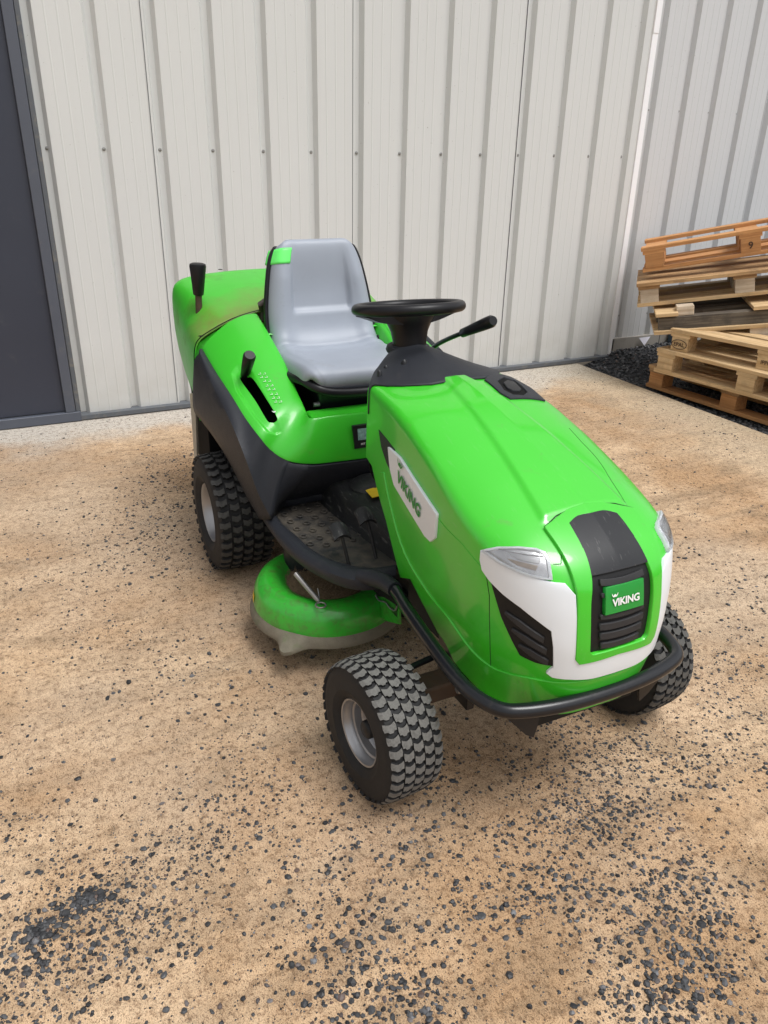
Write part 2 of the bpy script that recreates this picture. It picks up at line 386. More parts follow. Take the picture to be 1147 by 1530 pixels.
# crease band on the bonnet top
def band(x, y):
    yc = np.interp(x, [.9, .96, 1.53], [.036, .042, .116])
    t = np.clip((yc-np.abs(y))/.015+.5, 0, 1); t = t*t*(3-2*t)*.4+t*.6
    return .0085*t
def build_hood():
    XB = ([0, .1, .2, .24], [.985, .955, .845, .80])
    nE = 150
    def zb(x): return np.interp(x, [.78, .865, .915, .965, 1.03, 1.08, 1.165, 1.255, 1.40, 1.7], [.72, .70, .625, .56, .503, .462, .41, .362, .335, .31])
    rows = []
    # rear part: stations in x
    nx = 110
    el = np.linspace(0, 1, nE)
    eps = []
    rearR = []
    for i in range(nx+1):
        t = i/nx
        x = np.full(nE, .818+(XS-.818)*t)
        z0 = zb(x[0]); w = float(np.interp(z0, *WZ)*np.interp(x[0], [.82, 1.5], [.84, 1]))
        e0 = math.atan2(z0-ZS, w); e = e0+(math.pi/2-e0)*el
        o = np.stack([x, 0*x, 0*x+ZS], 1); d = np.stack([0*x, -np.cos(e), np.sin(e)], 1)
        p = solve(o, d)
        p[:, 2] += band(p[:, 0], p[:, 1])*(np.sin(e) > .5)
        rearR.append(p)
    # trim the rear edge to the arc under the cowl by sliding the first stations forward
    rearL = [p*np.array([1, -1, 1]) for p in rearR]
    nth = 150; fr = []
    for j in range(nth+1):
        th = math.pi*j/nth; s = math.sin(th); c = -math.cos(th)
        z0 = float(zb(XS)); 
        z0 = float(np.interp(th if th < math.pi/2 else math.pi-th, [0, .4, .8, 1.2, 1.6], [zb(XS), .325, .33, .35, .355]))
        n = float(np.interp(z0, *NZ))-XS; w = float(np.interp(z0, *WZ))*np.interp(XS, [.82, 1.5], [.84, 1])
        rr = 1/((abs(s)/n)**3+(abs(c)/w)**3)**(1/3)
        e0 = math.atan2(z0-ZS, rr); e = e0+(math.pi/2-e0)*el
        o = np.stack([0*e+XS, 0*e, 0*e+ZS], 1); d = np.stack([s*np.cos(e), c*np.cos(e), np.sin(e)], 1)
        p = solve(o, d)
        bz = band(p[:, 0], p[:, 1])*np.interp(p[:, 0], [1.525, 1.54], [1, 0])
        p[:, 2] += bz
        fr.append(p)
    V, Fc = merge(grid(rearR), grid(rearL), grid(fr))
    o = mesh('hood', V, Fc, m_green, mower)
    bm = bmesh.new(); bm.from_mesh(o.data); bmesh.ops.remove_doubles(bm, verts=bm.verts, dist=2e-4)
    bmesh.ops.dissolve_degenerate(bm, edges=bm.edges, dist=1e-5); bmesh.ops.recalc_face_normals(bm, faces=bm.faces); bm.to_mesh(o.data); bm.free()
    o.data.polygons.foreach_set('use_smooth', [True]*len(o.data.polygons))
    md = o.modifiers.new('solid', 'SOLIDIFY'); md.thickness = .004; md.offset = -1
    return o
hood = build_hood()
# --- nose
surr_r = HP([(876, 754), (846, 765), (813, 790), (832, 817), (846, 842), (856, 868), (861, 892), (860, 940), (858, 981), (863, 988), (905, 977)])
def symm(pts, n0=0):       # right half given from centre top to centre bottom -> closed loop
    p = [q.copy() for q in pts]; p[0][0] = A0; p[-1][0] = A0
    return p+[np.array([2*A0-a, b]) for a, b in p[-2:0:-1]]
gr_r = HP([(887, 768), (862, 773), (848, 784), (853, 793), (864, 812), (874, 836), (880, 862), (879, 900), (878, 940), (877, 971), (882, 975), (916, 966)])
def sm(P, n=4): return [np.array(q[:2]) for q in crom([np.array([a, b, 0]) for a, b in P], n)]
surr_r = sm(surr_r[:3])[:-1]+sm(surr_r[2:9])[:-1]+surr_r[8:]
gril_s = sm(gr_r[:3])[:-1]+sm(gr_r[2:10])[:-1]+gr_r[9:]
surr = symm(surr_r); gril = symm(gril_s)
nose = patch('nose_surround', surr, m_green, hood, offf=lambda x, y, z: float(np.interp(z, [.60, .70, .79], [.012, .010, .0085])), thick=.016, holes=[gril], step=.007, edge=.004)
def ydiv(pts): return pts
cap_r = HP([(887, 769), (862, 774), (849.5, 785), (855, 796), (865, 815), (874, 838), (879, 861), (927, 850)])
cap = symm(sm(cap_r[:3])[:-1]+sm(cap_r[2:7])[:-1]+cap_r[6:])
patch('grille_cap', cap, m_cap, mower, off=.009, thick=.014, step=.007, edge=.003)
lowb = [cap[i] for i in range(len(cap_r)-1, len(cap_r)-3, -1)]
low_r = [np.array([A0, cap_r[-1][1]-.001]), cap_r[-2]+np.array([0, -.001])]+gr_r[7:]
grb = patch('front_grille', symm(low_r), m_grille, mower, off=.0015, thick=.006, step=.008, edge=.001)
# louvres of the front grille
for k, (v0, hw, hh) in enumerate([(876, .062, .0085), (939, .060, .0095), (952.5, .057, .0095), (966, .052, .008), (894, .06, .006), (925, .06, .006)]):
    b = p2par(hit(921, v0-8))[1] if k < 4 else p2par(hit(921, v0-8))[1]
    out = []
    for s_, bb in ((1, hh), (-1, -hh)):
        for t in np.linspace(-1, 1, 9)*s_: out.append((A0+t*hw*.9*(1 if abs(t) < 1 else .97), b+bb*.62+.004*abs(t)**2))
    patch('louver', out, m_louver, grb, off=.0085, thick=.0075, step=.009, edge=.003)
# green badge
bb = HP([(892, 881), (953, 861), (947, 905), (890, 916)])
bt = (bb[0][1]+bb[1][1])/2; bo = (bb[2][1]+bb[3][1])/2; hw = .047
bad = patch('badge', [(A0-hw, bo), (A0+hw, bo), (A0+hw, bt), (A0-hw, bt)], m_bgreen, mower, off=.013, thick=.012, step=.02, edge=.0015)
bp = hsurf([(A0-hw, bo), (A0+hw, bo), (A0-hw, bt), (A0+hw, bt), (A0, (bt+bo)/2)], .0145)
ux = bp[1]-bp[0]; uy = (bp[2]-bp[0]); hgt = np.linalg.norm(uy)
ux /= np.linalg.norm(ux); uyn = uy/hgt
ink('letters', 'VIKING', m_wink, bad, bp[4]-uyn*hgt*.20, ux, uyn, hgt*.27, ext=.0006, bold=.03, center=True, spacing=.96)
def helmet(parent, o, ux, uy, s, m):
    pts = [(-.5, .1), (-.75, .55), (-1.0, .95), (-.95, .4), (-.75, .05), (-.5, -.2), (.5, -.2), (.75, .05), (.95, .4), (1.0, .95), (.75, .55), (.5, .1), (.38, .42), (0, .6), (-.38, .42)]
    order = [0, 1, 2, 3, 4, 5, 6, 7, 8, 9, 10, 11, 12, 13, 14]
    nn = np.cross(ux, uy)
    V = [o+ux*pts[i][0]*s+uy*pts[i][1]*s+nn*.0014 for i in order]
    # three convex-ish pieces
    F3 = [(0, 5, 6, 11, 12, 13, 14), (0, 1, 4, 5), (1, 2, 3, 4), (11, 6, 7, 10), (10, 7, 8, 9)]
    return mesh('helmet_mark', V, F3, m, parent, smooth=False)
helmet(bad, bp[4]+uyn*hgt*.17-ux*.032, ux, uyn, .0085, m_wink)
# --- white trim: right half traced, mirrored
wh = HP([(722, 822), (740, 836), (765, 850), (795, 862), (828, 871), (842, 872), (857, 888), (859, 930), (858, 982), (863, 990), (905, 978)])
wb = HP([(907, 1003), (880, 1010), (850, 1011), (825, 1008), (817, 1002), (827, 994), (827, 965), (824, 940), (806, 926), (780, 905), (755, 886), (735, 866), (724, 850), (721, 835)])
wh[-1][0] = A0; wb[0][0] = A0
half = wh+wb; full = half[:0]
right_chain = wb+wh            # centre bottom -> out -> back to centre top
full = right_chain+[np.array([2*A0-a, b]) for a, b in right_chain[::-1][1:-1]]
patch('white_nose_trim', full, m_white, mower, off=.0095, thick=.018, step=.008, edge=.004)
# --- headlights
hl = HP([(724, 821), (745, 819), (775, 820), (800, 823), (813, 828), (819, 838), (824, 866), (800, 862), (770, 851), (745, 838)])
for mirr in (0, 1):
    pts = mirror(hl) if mirr else hl
    rf = patch('headlight', pts, m_reflector, mower, off=.002, thick=.010, step=.01, edge=.002)
    c = sum(pts)/len(pts)
    patch('lens', [c+(p-c)*.985 for p in pts], m_lens, rf, off=.0125, thick=.008, step=.01, edge=.003)
    rim = [c+(p-c)*1.0 for p in pts]+[c+(p-c)*1.0 for p in pts[:1]]
    inner = [c+(p-c)*.91 for p in pts]
    patch('lamp_bezel', pts, m_white, rf, off=.0105, thick=.012, holes=[inner], step=.01, edge=.002)
    for (f0, f1, mm_) in ((.80, .55, m_rim), (.42, .22, m_brownref)):
        a0 = pts[1]*f0+pts[9]*(1-f0); a1 = pts[4]*f0+pts[7]*(1-f0); b0 = pts[1]*f1+pts[9]*(1-f1); b1 = pts[4]*f1+pts[7]*(1-f1)
        q4 = [c+(p-c)*.86 for p in (a0*.8+a1*.2, a1, b1, b0*.5+b1*.5)]
        patch('reflector_step', q4, mm_, rf, off=.0055, thick=.006, step=.01, edge=.002)
    for k in range(1):
        l0 = pts[1]*(1-.3*k-.1)+pts[9]*(.3*k+.1); l1 = pts[4]*(1-.28*k-.15)+pts[7]*(.28*k+.15)
        tube('reflector_rib', list(hsurf(resample([l0, l1], 8), .0045)), .0012, m_reflector, rf, seg=6)
# --- side grilles
sg = HP([(735, 871), (755, 888), (780, 907), (806, 928), (822, 941), (826, 966), (827, 994), (800, 989), (777, 978), (765, 955), (750, 922)])
for mirr in (0, 1):
    pts = mirror(sg) if mirr else sg
    g = patch('side_grille', pts, m_grille, mower, off=.003, thick=.008, step=.009, edge=.001)
    for (a, b) in (((757, 913), (812, 955)), ((767, 938), (816, 972)), ((777, 961), (818, 988))):
        la, lb = HP([a, b]); 
        if mirr: la, lb = mirror([la, lb])
        patch('louver', [la+(0, .001), la*.6+lb*.4+(0, .007), lb+(0, .006), lb+(0, -.004), la*.5+lb*.5+(0, -.006), la+(0, -.004)], m_louver, g, off=.009, thick=.008, step=.009, edge=.003)
# --- side badge (white plate with green lettering, dark inset behind it)
ins = HP([(566, 642), (577, 655), (590, 672), (586, 690), (590, 716), (578, 692), (570, 668)])
sb = HP([(583, 668), (600, 684), (655, 768), (652, 803), (646, 808), (638, 800), (592, 724), (586, 700)])
for mirr in (0, 1):
    patch('badge_recess', mirror(ins) if mirr else ins, m_dash, mower, off=.0015, thick=.006, step=.008, edge=.001)
    q = mirror(sb) if mirr else sb
    pl = patch('name_plate', q, m_white, mower, off=.008, thick=.010, step=.01, edge=.003)
    a, b = HP([(596, 713), (633, 775)])
    if not mirr:
        P3 = hsurf([a, b], .0092); xd = P3[1]-P3[0]; nrm = hnorm(hsurf([(a+b)/2]))[0]; yd = np.cross(nrm, xd); yd /= np.linalg.norm(yd)
        if yd[2] < 0: yd = -yd
        L_ = np.linalg.norm(xd)
        ink('letters', 'VIKING', m_bletter, pl, P3[0]*.5+P3[1]*.5+nrm*.0018-yd*.0, xd, yd, L_*.20, ext=.0, bold=.035, center=True, spacing=1.02)
        helmet(pl, P3[0]+xd*.08+yd*L_*.30+nrm*.0008, xd/L_, yd, .017, m_bletter)
# --- seams
tl = HP([(812, 790), (830, 773), (850, 763), (876, 755)]); tl[-1][0] = A0
seamline('seam', tl+mirror(tl[::-1][1:]), hood, .0013, off=.0065)
s1 = HP([(838, 826), (838, 843), (826, 843)]); seamline('seam', s1, hood, .0010)
s2 = HP([(726, 856), (731, 890), (732, 960), (734, 1030)]); seamline('seam', s2, hood, .0011); seamline('seam', mirror(s2), hood, .0011)
s3 = HP([(733, 995), (760, 1006), (800, 1014), (860, 1018), (910, 1008)]); s3[-1][0] = A0
s4 = HP([(655, 775), (690, 812), (722, 850)]); seamline('seam', s4, hood, .0008, m_green_plastic, .0005)
s5 = mirror(HP([]) ) if False else None
p5 = HP([(850, 640), (880, 672), (908, 710), (932, 748), (952, 778), (968, 803)]); seamline('seam', sm(p5), hood, .0007)
# raised skirt along the lower edge of the side panels
sk = HP([(601, 870), (640, 935), (672, 977), (705, 1003), (733, 1015)])
sk_low = [p2par(p) for p in ((1.50, -.215, .330), (1.42, -.222, .338), (1.30, -.222, .355), (1.20, -.22, .41), (1.13, -.226, .455))]
sk0 = HP([(733, 995), (700, 965), (672, 925), (640, 885), (605, 826), (585, 760), (574, 706)])
sk1 = HP([(569, 706), (578, 775), (592, 832), (600, 862)])
def zrim(th): return float(np.interp(th, [0, .4, .8, 1.2, 1.6], [.335+.004, .331, .336, .356, .361]))
low_a = []
for th in np.linspace(.25, math.pi/2, 9):
    z0 = zrim(th); n_ = float(np.interp(z0, *NZ))-XS; w_ = float(np.interp(z0, *WZ))*.97; rr_ = 1/((abs(math.sin(th))/n_)**3+(abs(math.cos(th))/w_)**3)**(1/3)
    low_a.append(np.array([XS+RS*th, math.atan2(z0-ZS, rr_)*RS]))
top_a = sm(sk0[::-1]+s3[1:])
half_a = low_a[::-1]+sk_low[2:]+sk1[::-1]          # centre bottom -> rear -> up
chain = half_a+top_a
top_c = [p for p in top_a if p[0] < A0-.004]
chain = half_a+top_c
poly = chain+[np.array([A0, s3[-1][1]])]+[np.array([2*A0-a_, b_]) for a_, b_ in chain[::-1] if a_ < A0-.004]
patch('lower_skirt', poly, m_green, hood, off=.0045, thick=.009, step=.009, edge=.004)
# --- latch recess at the rear left of the bonnet
lr = HP([(724, 569), (738, 559), (768, 563), (790, 578), (813, 600), (762, 597), (748, 589)])
li = HP([(742, 571), (752, 565), (768, 570), (788, 588), (782, 593), (766, 592), (752, 585)])
lb = patch('latch_recess', lr, m_dash, mower, off=.005, thick=.01, step=.005, edge=.003, holes=[li])
patch('recess_floor', li, m_ink, lb, off=.0008, thick=.004, step=.006)
c = sum(li)/len(li)
patch('latch', [c+(p-c)*.55 for p in li], m_black, lb, off=.006, thick=.008, step=.005, edge=.003)
# --- cowl in front of the steering wheel
def build_cowl():
    arc = sorted([(abs(h[1]), h[0]) for h in (hit(*q) for q in ((557, 577), (580, 578), (602, 578), (625, 577), (645, 576), (662, 573)))])
    arc = [(0, arc[0][1]+.004)]+[q for q in arc if q[0] > .02]; ax_, ay_ = zip(*arc)
    ny = 81; sg = np.linspace(-1, 1, ny); V = []
    for j in range(34):
        t = min(1, j/30)
        e0 = .92 if j <= 30 else .92
        E_ = math.pi/2-np.abs(sg)*(math.pi/2-.80); x = np.full(ny, .86)
        for _ in range(8):
            o = np.stack([x, 0*x, 0*x+ZS], 1); d = np.stack([0*x, np.sign(sg)*np.cos(E_), np.sin(E_)], 1); p = solve(o, d)
            xf = np.interp(np.abs(p[:, 1]), ax_, ay_); x = xf*(1-t)+(.60+.10*np.abs(p[:, 1]/.2)**2)*t
        hump = .040*math.sin(min(1, t*1.15)*math.pi/2)*np.exp(-(p[:, 1]/.13)**2)-.03*np.clip((t-.8)/.2, 0, 1)**2
        p[:, 2] += .004+hump
        p[:, 1] *= 1.014-.34*t**1.3
        if j > 30: p[:, 2] -= (j-30)**1.6*.012; p[:, 0] -= .004*(j-30)
        V.append(p)
    g = grid(V)
    return mesh('dash_cowl', g[0], g[1], m_dash, mower, auto=50, solid=.004)
cowl = build_cowl()
# side of the dash tower below the cowl (black), behind the bonnet
mesh('dash_tower', *hexa([(.80, -.09, .40), (1.05, -.10, .40), (1.05, .10, .40), (.80, .09, .40), (.68, -.10, .90), (.93, -.17, .90), (.93, .17, .90), (.68, .10, .90)]), m_black, mower, smooth=False, bevel=.01)
box('engine_block', 1.02, 1.55, -.17, .17, .30, .60, m_under, mower)
# small knobs at the rear right of the cowl
for u, v, r in ((567, 556, .010), (577, 549, .012), (583, 541, .014), (592, 543, .013), (604, 541, .014), (625, 536, .012)):
    p = UN(u, v, 'z', .955 if u < 600 else .975); tube('dash_knob', [p-np.array([0, 0, .03]), p, p+np.array([-.003, 0, .002])], [r*.7, r*.7, r*.55], m_black, mower, seg=10)
# --- steering
sw = bpy.data.objects.new('steering_wheel', None); sw.location = (.640, 0, 1.098); sw.rotation_euler = (0, -.145, 0); link(sw, mower)
ring = [np.array([math.cos(a)*.157, math.sin(a)*.157, 0]) for a in np.linspace(0, 2*math.pi, 64, endpoint=False)]
tube('wheel_rim', ring, .0165, m_steer, sw, seg=14, closed=True)
hubp = [(0, .004), (.04, .003), (.066, -.004), (.080, -.012), (.080, -.022), (.068, -.045), (.057, -.070), (.052, -.10), (.050, -.135), (.046, -.145), (0, -.145)]
lathe('wheel_hub', hubp, m_steer, sw, seg=36, fr=(np.array([1., 0, 0]), np.array([0, 1., 0]), np.array([0, 0, 1.])))
for a in (R(90), R(-90), R(180)):
    d = np.array([math.cos(a), math.sin(a), 0]); s = np.array([-math.sin(a), math.cos(a), 0]); rows = []
    for t in np.linspace(0, 1, 8):
        r = .045+.112*t; w = .052-.016*math.sin(t*math.pi)-.012*t; zt = -.002-.010*math.sin(t*math.pi); zb_ = zt-.016-.028*(1-t)**1.5
        rows.append([d*r+s*w+np.array([0, 0, zb_]), d*r+s*w+np.array([0, 0, zt]), d*r+np.array([0, 0, zt+.003]), d*r-s*w+np.array([0, 0, zt]), d*r-s*w+np.array([0, 0, zb_])])
    g = grid(rows, closed=True); mesh('wheel_spoke', g[0], g[1], m_steer, sw, auto=60)
tube('steering_column', [(.645, 0, .99), (.655, 0, .93)], .055, m_black, mower, seg=20)
lathe('column_boot', [(.02, .965), (.066, .965), (.07, .972), (.066, .985), (.055, .99), (0, .99)], m_dash, mower, seg=24, ctr=(.648, 0, 0), fr=(np.array([1., 0, 0]), np.array([0, 1., 0]), np.array([0, 0, 1.])))
# throttle lever
lv = [UN(*q, 'y', .12) for q in ((646, 540), (645, 525), (650, 517), (668, 507), (692, 497))]
tl_ = tube('throttle_lever', crom(lv, 5), .0075, m_frame, mower, seg=10)
a, b = UN(690, 498, 'y', .12), UN(737, 479, 'y', .12)
gp = [a+(b-a)*t for t in (0, .03, .25, .55, .8, .93, 1.0)]
tube('lever_grip', gp, [.009, .0135, .0145, .0165, .018, .018, .013], m_steer, tl_, seg=14)
# ---------------------------------------------------------------- rear body
def cp(l, n): return resample(crom(l, 8), n)
Gc = [UN(302, 521, 'y', -.452), UN(322, 555, 'y', -.450), UN(345, 590, 'y', -.445), UN(366, 624, 'y', -.434), UN(386, 651, 'y', -.415), UN(406, 674, 'y', -.377), UN(432, 689, 'x', .445), UN(465, 693, 'x', .455), UN(500, 690, 'x', .46), UN(556, 683, 'x', .46)]
Mc = [UN(297, 528, 'y', -.475), UN(318, 578, 'y', -.485), UN(345, 632, 'y', -.482), UN(366, 684, 'y', -.468), UN(386, 738, 'y', -.438), UN(406, 776, 'z', .385)]
Lc = [UN(289, 545, 'y', -.490), UN(288, 608, 'y', -.488), UN(300, 628, 'y', -.486), UN(318, 652, 'y', -.482), UN(342, 690, 'y', -.468), UN(366, 738, 'y', -.440), UN(388, 776, 'z', .345)]
n = 40
G_, M_, L_ = cp(Gc, n), cp(Mc, n), cp(Lc, n)
gidx = int(n*.62)
G1 = cp(Gc[:7], n)
def bulge(a, b, k, amt, out):
    return [a*(1-t)+b*t+np.array(out)*amt*math.sin(math.pi*t) for t in np.linspace(0, 1, k)]
Li = L_+np.array([0, .035, .01])
rows = [[p for p in bulge(L_[i], M_[i], 7, .006, (0, -1, 0))]+[p for p in bulge(M_[i], G1[i], 7, .008, (0, -.5, .8))][1:]+[G1[i]+np.array([-.01, .02, -.012])] for i in range(n)]
V, Fc = grid(rows)
mesh('fender_trim', V, Fc, m_dash, mower, auto=38, solid=.006)
V2 = [p*np.array([1, -1, 1]) for p in V]; mesh('fender_trim', V2, Fc, m_dash, mower, auto=38, solid=.006)
# green fender + seat base
Ic = [UN(384, 470, 'z', .945), UN(402, 500, 'z', .90), UN(424, 540, 'z', .835), UN(440, 578, 'z', .775), UN(450, 600, 'z', .74), UN(456, 614, 'z', .72), UN(464, 625, 'x', .43), UN(500, 621, 'x', .437), UN(556, 615, 'x', .44)]
Ic = [np.array(p) for p in Ic]
def fender_rows(sgn, na=90, nb=22):
    Gx = cp(Gc, na); Ix = cp(Ic, na); rows = []
    for i in range(na):
        g, q = Gx[i], Ix[i]; k = i/(na-1)
        up = np.array([0, 0, 1.])*(1-k)+np.array([.8, 0, .2])*k
        am = .030*(1-k)**.5+.006
        out = [g*(1-t)+q*t+up*am*math.sin(math.pi*t)**.7 for t in np.linspace(0, 1, nb)]
        rows.append([p*np.array([1, sgn, 1]) for p in out])
    return rows
fr_ = fender_rows(1, 200, 60)
# slot region on the right fender is cut open
slot_px = [(357, 563), (368, 560), (378, 566), (400, 600), (413, 622), (411, 628), (404, 630), (398, 627), (382, 600)]
def proj(p):
    q = CR@((RM@np.array(p)+OM)-CC); return (W/2+F*q[0]/q[2], H/2+F*q[1]/q[2])
A = np.array(fr_); pr = np.array([[proj(p) for p in r] for r in A]); V, Fc = grid([list(r) for r in A]); flat = pr.reshape(-1, 2)
dish = [(345, 556), (354, 545), (366, 543), (372, 548), (396, 590), (418, 632), (421, 645), (412, 650), (398, 645), (378, 622), (352, 583)]
def dist_poly(p, poly):
    d = 1e9
    for i in range(len(poly)):
        a, b = np.array(poly[i-1], float), np.array(poly[i], float); ab = b-a; t = np.clip(np.dot(p-a, ab)/(ab@ab), 0, 1); d = min(d, np.linalg.norm(p-a-ab*t))
    return d
Vn = [np.array(v) for v in V]
for i, q in enumerate(flat):
    if 335 < q[0] < 430 and 535 < q[1] < 660 and inside(tuple(q), dish):
        Vn[i] = Vn[i]-np.array([0, 0, .011])*min(1, dist_poly(q, dish)/6)
fender = mesh('fender', Vn, Fc, m_green_plastic, mower, solid=.006)
def onf(u, v): i = int(np.argmin((flat[:, 0]-u)**2+(flat[:, 1]-v)**2)); return np.array(Vn[i])
# slot cut through the shell
pc = onf(385, 595)
def sproj(u, v):      # plane of the slot floor through pc
    nrm = np.array([.42, -.38, .82]); nrm /= np.linalg.norm(nrm); d = lray(u, v); t = np.dot(pc-LC, nrm)/np.dot(d, nrm); return LC+d*t, nrm
sl2 = crom([np.array(q+(0,), float) for q in slot_px], 4, closed=True); top_ = []; bot_ = []
for q in sl2:
    p_, nr_ = sproj(q[0], q[1]); top_.append(p_+nr_*.06); bot_.append(p_-nr_*.05)
nn_ = len(top_); cut = mesh('cutter', top_+bot_, [tuple(range(nn_)), tuple(range(2*nn_-1, nn_-1, -1))]+[(i, (i+1) % nn_, nn_+(i+1) % nn_, nn_+i) for i in range(nn_)], m_ink, mower, smooth=False)
bo_ = fender.modifiers.new('slot', 'BOOLEAN'); bo_.operation = 'DIFFERENCE'; bo_.object = cut; bo_.solver = 'EXACT'
bpy.context.view_layer.update(); me_ = bpy.data.meshes.new_from_object(fender.evaluated_get(bpy.context.evaluated_depsgraph_get()))
fender.modifiers.clear(); fender.data = me_; me_.set_sharp_from_angle(angle=R(45)); bpy.data.objects.remove(cut)
V, Fc = grid(fender_rows(-1)); mesh('fender', V, Fc, m_green_plastic, mower, solid=.005)
# slot inside
sp = [UN(*q, 'y', -.36) for q in slot_px]
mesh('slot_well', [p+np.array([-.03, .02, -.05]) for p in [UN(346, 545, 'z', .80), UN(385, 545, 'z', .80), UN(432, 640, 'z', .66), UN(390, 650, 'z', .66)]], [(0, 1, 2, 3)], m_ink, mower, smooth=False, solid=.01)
# seat tub walls: green vertical inner walls, dark floor
Ix = cp(Ic, 60); rows = []
for p in Ix: rows.append([p, p+np.array([-.002, .010, -.02]), p+np.array([-.004, .028, -.09]), p+np.array([-.01, .035, -.17])])
V, Fc = grid(rows[:44]); mesh('seat_tub', V, Fc, m_green_plastic, mower, solid=.003)
V2 = [p*np.array([1, -1, 1]) for p in V]; mesh('seat_tub', V2, Fc, m_green_plastic, mower, solid=.003)
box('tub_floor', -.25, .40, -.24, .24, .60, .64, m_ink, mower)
# green ledge between the wings in front of and behind the seat
mesh('seat_sill', *hexa([(.33, -.225, .68), (.437, -.225, .68), (.437, .225, .68), (.33, .225, .68), (.33, -.225, .708), (.437, -.225, .703), (.437, .225, .703), (.33, .225, .708)]), m_green_plastic, mower, smooth=False, bevel=.006)
mesh('rear_deckpanel', *hexa([(-.30, -.12, .80), (-.12, -.12, .78), (-.12, .12, .78), (-.30, .12, .80), (-.30, -.12, .93), (-.14, -.12, .905), (-.14, .12, .905), (-.30, .12, .93)]), m_green_plastic, mower, smooth=False, bevel=.02)
mesh('tub_back', *hexa([(-.16, -.16, .64), (-.10, -.16, .64), (-.10, .16, .64), (-.16, .16, .64), (-.16, -.16, .84), (-.14, -.16, .84), (-.14, .16, .84), (-.16, .16, .84)]), m_green_plastic, mower, smooth=False, bevel=.01)
# numbers beside the slot
for k in range(8):
    u, v = 386+k*3.4, 560+k*6.1
    best = None
    p = None
    idx = int(np.argmin((flat[:, 0]-u)**2+(flat[:, 1]-v)**2)); p = Vn[idx]+np.array([0, 0, .004])
    w = .006
    for dx in (0, .016):
        q = p+np.array([dx*.3, dx, 0])
        mesh('scale_mark', [q, q+np.array([.003, 0, 0]), q+np.array([.003, .010, 0]), q+np.array([0, .010, 0]), q+np.array([-.007, .008, .003]), q+np.array([-.007, .010, .003])], [(0, 1, 2, 3), (3, 2, 5, 4)], m_wink, fender, smooth=False)
idx = int(np.argmin((flat[:, 0]-410)**2+(flat[:, 1]-617)**2)); q = Vn[idx]+np.array([0, 0, .004])
mesh('grass_symbol', [q+np.array(d) for d in [(-.008, -.006, .002), (-.008, -.003, .002), (0, -.001, 0), (-.009, .001, .002), (-.009, .003, .002), (0, .002, 0), (-.007, .007, .002), (-.005, .008, .002), (.004, .003, 0), (.004, -.003, 0)]], [(0, 1, 2, 9), (3, 4, 5, 2), (6, 7, 8, 5), (2, 5, 8, 9)], m_wink, fender, smooth=False)
# height lever in the slot
a, b = UN(365, 563, 'y', -.375), UN(373, 530, 'y', -.375)
tube('height_lever', [a-(b-a)*.5, a, a+(b-a)*.1, a+(b-a)*.55, b-(b-a)*.06, b], [.010, .013, .016, .020, .022, .018], m_steer, mower, seg=18)
# sticker on the seat base
st = [UN(527, 637, 'x', .468), UN(556, 633, 'x', .468), UN(556, 667, 'x', .468), UN(530, 671, 'x', .468)]
st[1] = st[1]+np.array([0, .05, 0]); st[2] = st[2]+np.array([0, .05, 0])
stk = mesh('sticker', st+[p-np.array([.012, 0, 0]) for p in st], hexa([0]*8)[1], m_black, mower, smooth=False)
pa = [UN(534, 641, 'x', .4695), UN(558, 638, 'x', .4695), UN(558, 655, 'x', .4695), UN(535, 658, 'x', .4695)]
m_pic = M('sticker_picture', (.25, .45, .42), .4, .9, 90)
mesh('picture', pa, [(0, 1, 2, 3)], m_pic, stk, smooth=False)
ink('letters', 'MIT M', m_wink, stk, UN(539, 665, 'x', .470), (0, 1, 0), (0, 0, 1), .0075, ext=.0, bold=.02)
# rear cover
def rear_cover():
    zc = [(-.458, .800), (-.44, .842), (-.39, .873), (-.30, .912), (-.20, .936), (-.10, .95), (0, .955)]
    zr = [(-.424, .957), (-.408, .983), (-.370, 1.002), (-.29, 1.014), (-.20, 1.021), (-.10, 1.025), (0, 1.026)]
    lowf = [(-.462, .52), (-.466, .62), (-.466, .72)]; lowr = [(-.380, .50), (-.408, .62), (-.428, .76)]
    A = crom([np.array(p) for p in lowf+zc], 6); B = crom([np.array(p) for p in lowr+[(-.431, .90)]+zr[0:]], 6)
    A = resample([(p[0], p[1]) for p in A], 48); B = resample([(p[0], p[1]) for p in B], 48)
    rows = []
    for t in np.linspace(0, 1, 20):
        h = .012*math.sin(t*math.pi); rows.append([np.array([-.255-(.490)*t, (1-t)*a[0]+t*b[0], (1-t)*a[1]+t*b[1]+h*min(1, max(0, (k-16)/10))]) for k, (a, b) in enumerate(zip(A, B))])
    # rounded rear edge
    last = rows[-1]
    for dx, sc, dz in ((-.018, .992, -.006), (-.030, .97, -.022), (-.036, .94, -.05), (-.045, .93, -.20)):
        rows.append([np.array([p[0]+dx, p[1]*sc, p[2]+dz*(1 if k > 20 else .2*k/20)]) for k, p in enumerate(last)])
    rows = [r+[q*np.array([1, -1, 1]) for q in r[::-1][1:]] for r in rows]
    return grid(rows)
V, Fc = rear_cover(); rc = mesh('rear_cover', V, Fc, m_green_dirty, mower, auto=60, solid=.005)
m_dust = M('dusty_grey_plate', (.42, .38, .31), .8, .2, 30, dirt=.3)
box('rear_plate', -.79, -.775, -.345, .345, .22, .95, m_dust, mower)
mesh('side_deflector', [UN(283, 588, 'x', -.40), UN(291, 588, 'x', -.38), UN(294, 684, 'x', -.38), UN(290, 684, 'x', -.40)], [(0, 1, 2, 3)], m_dust, mower, smooth=False, solid=.01)
rows = []
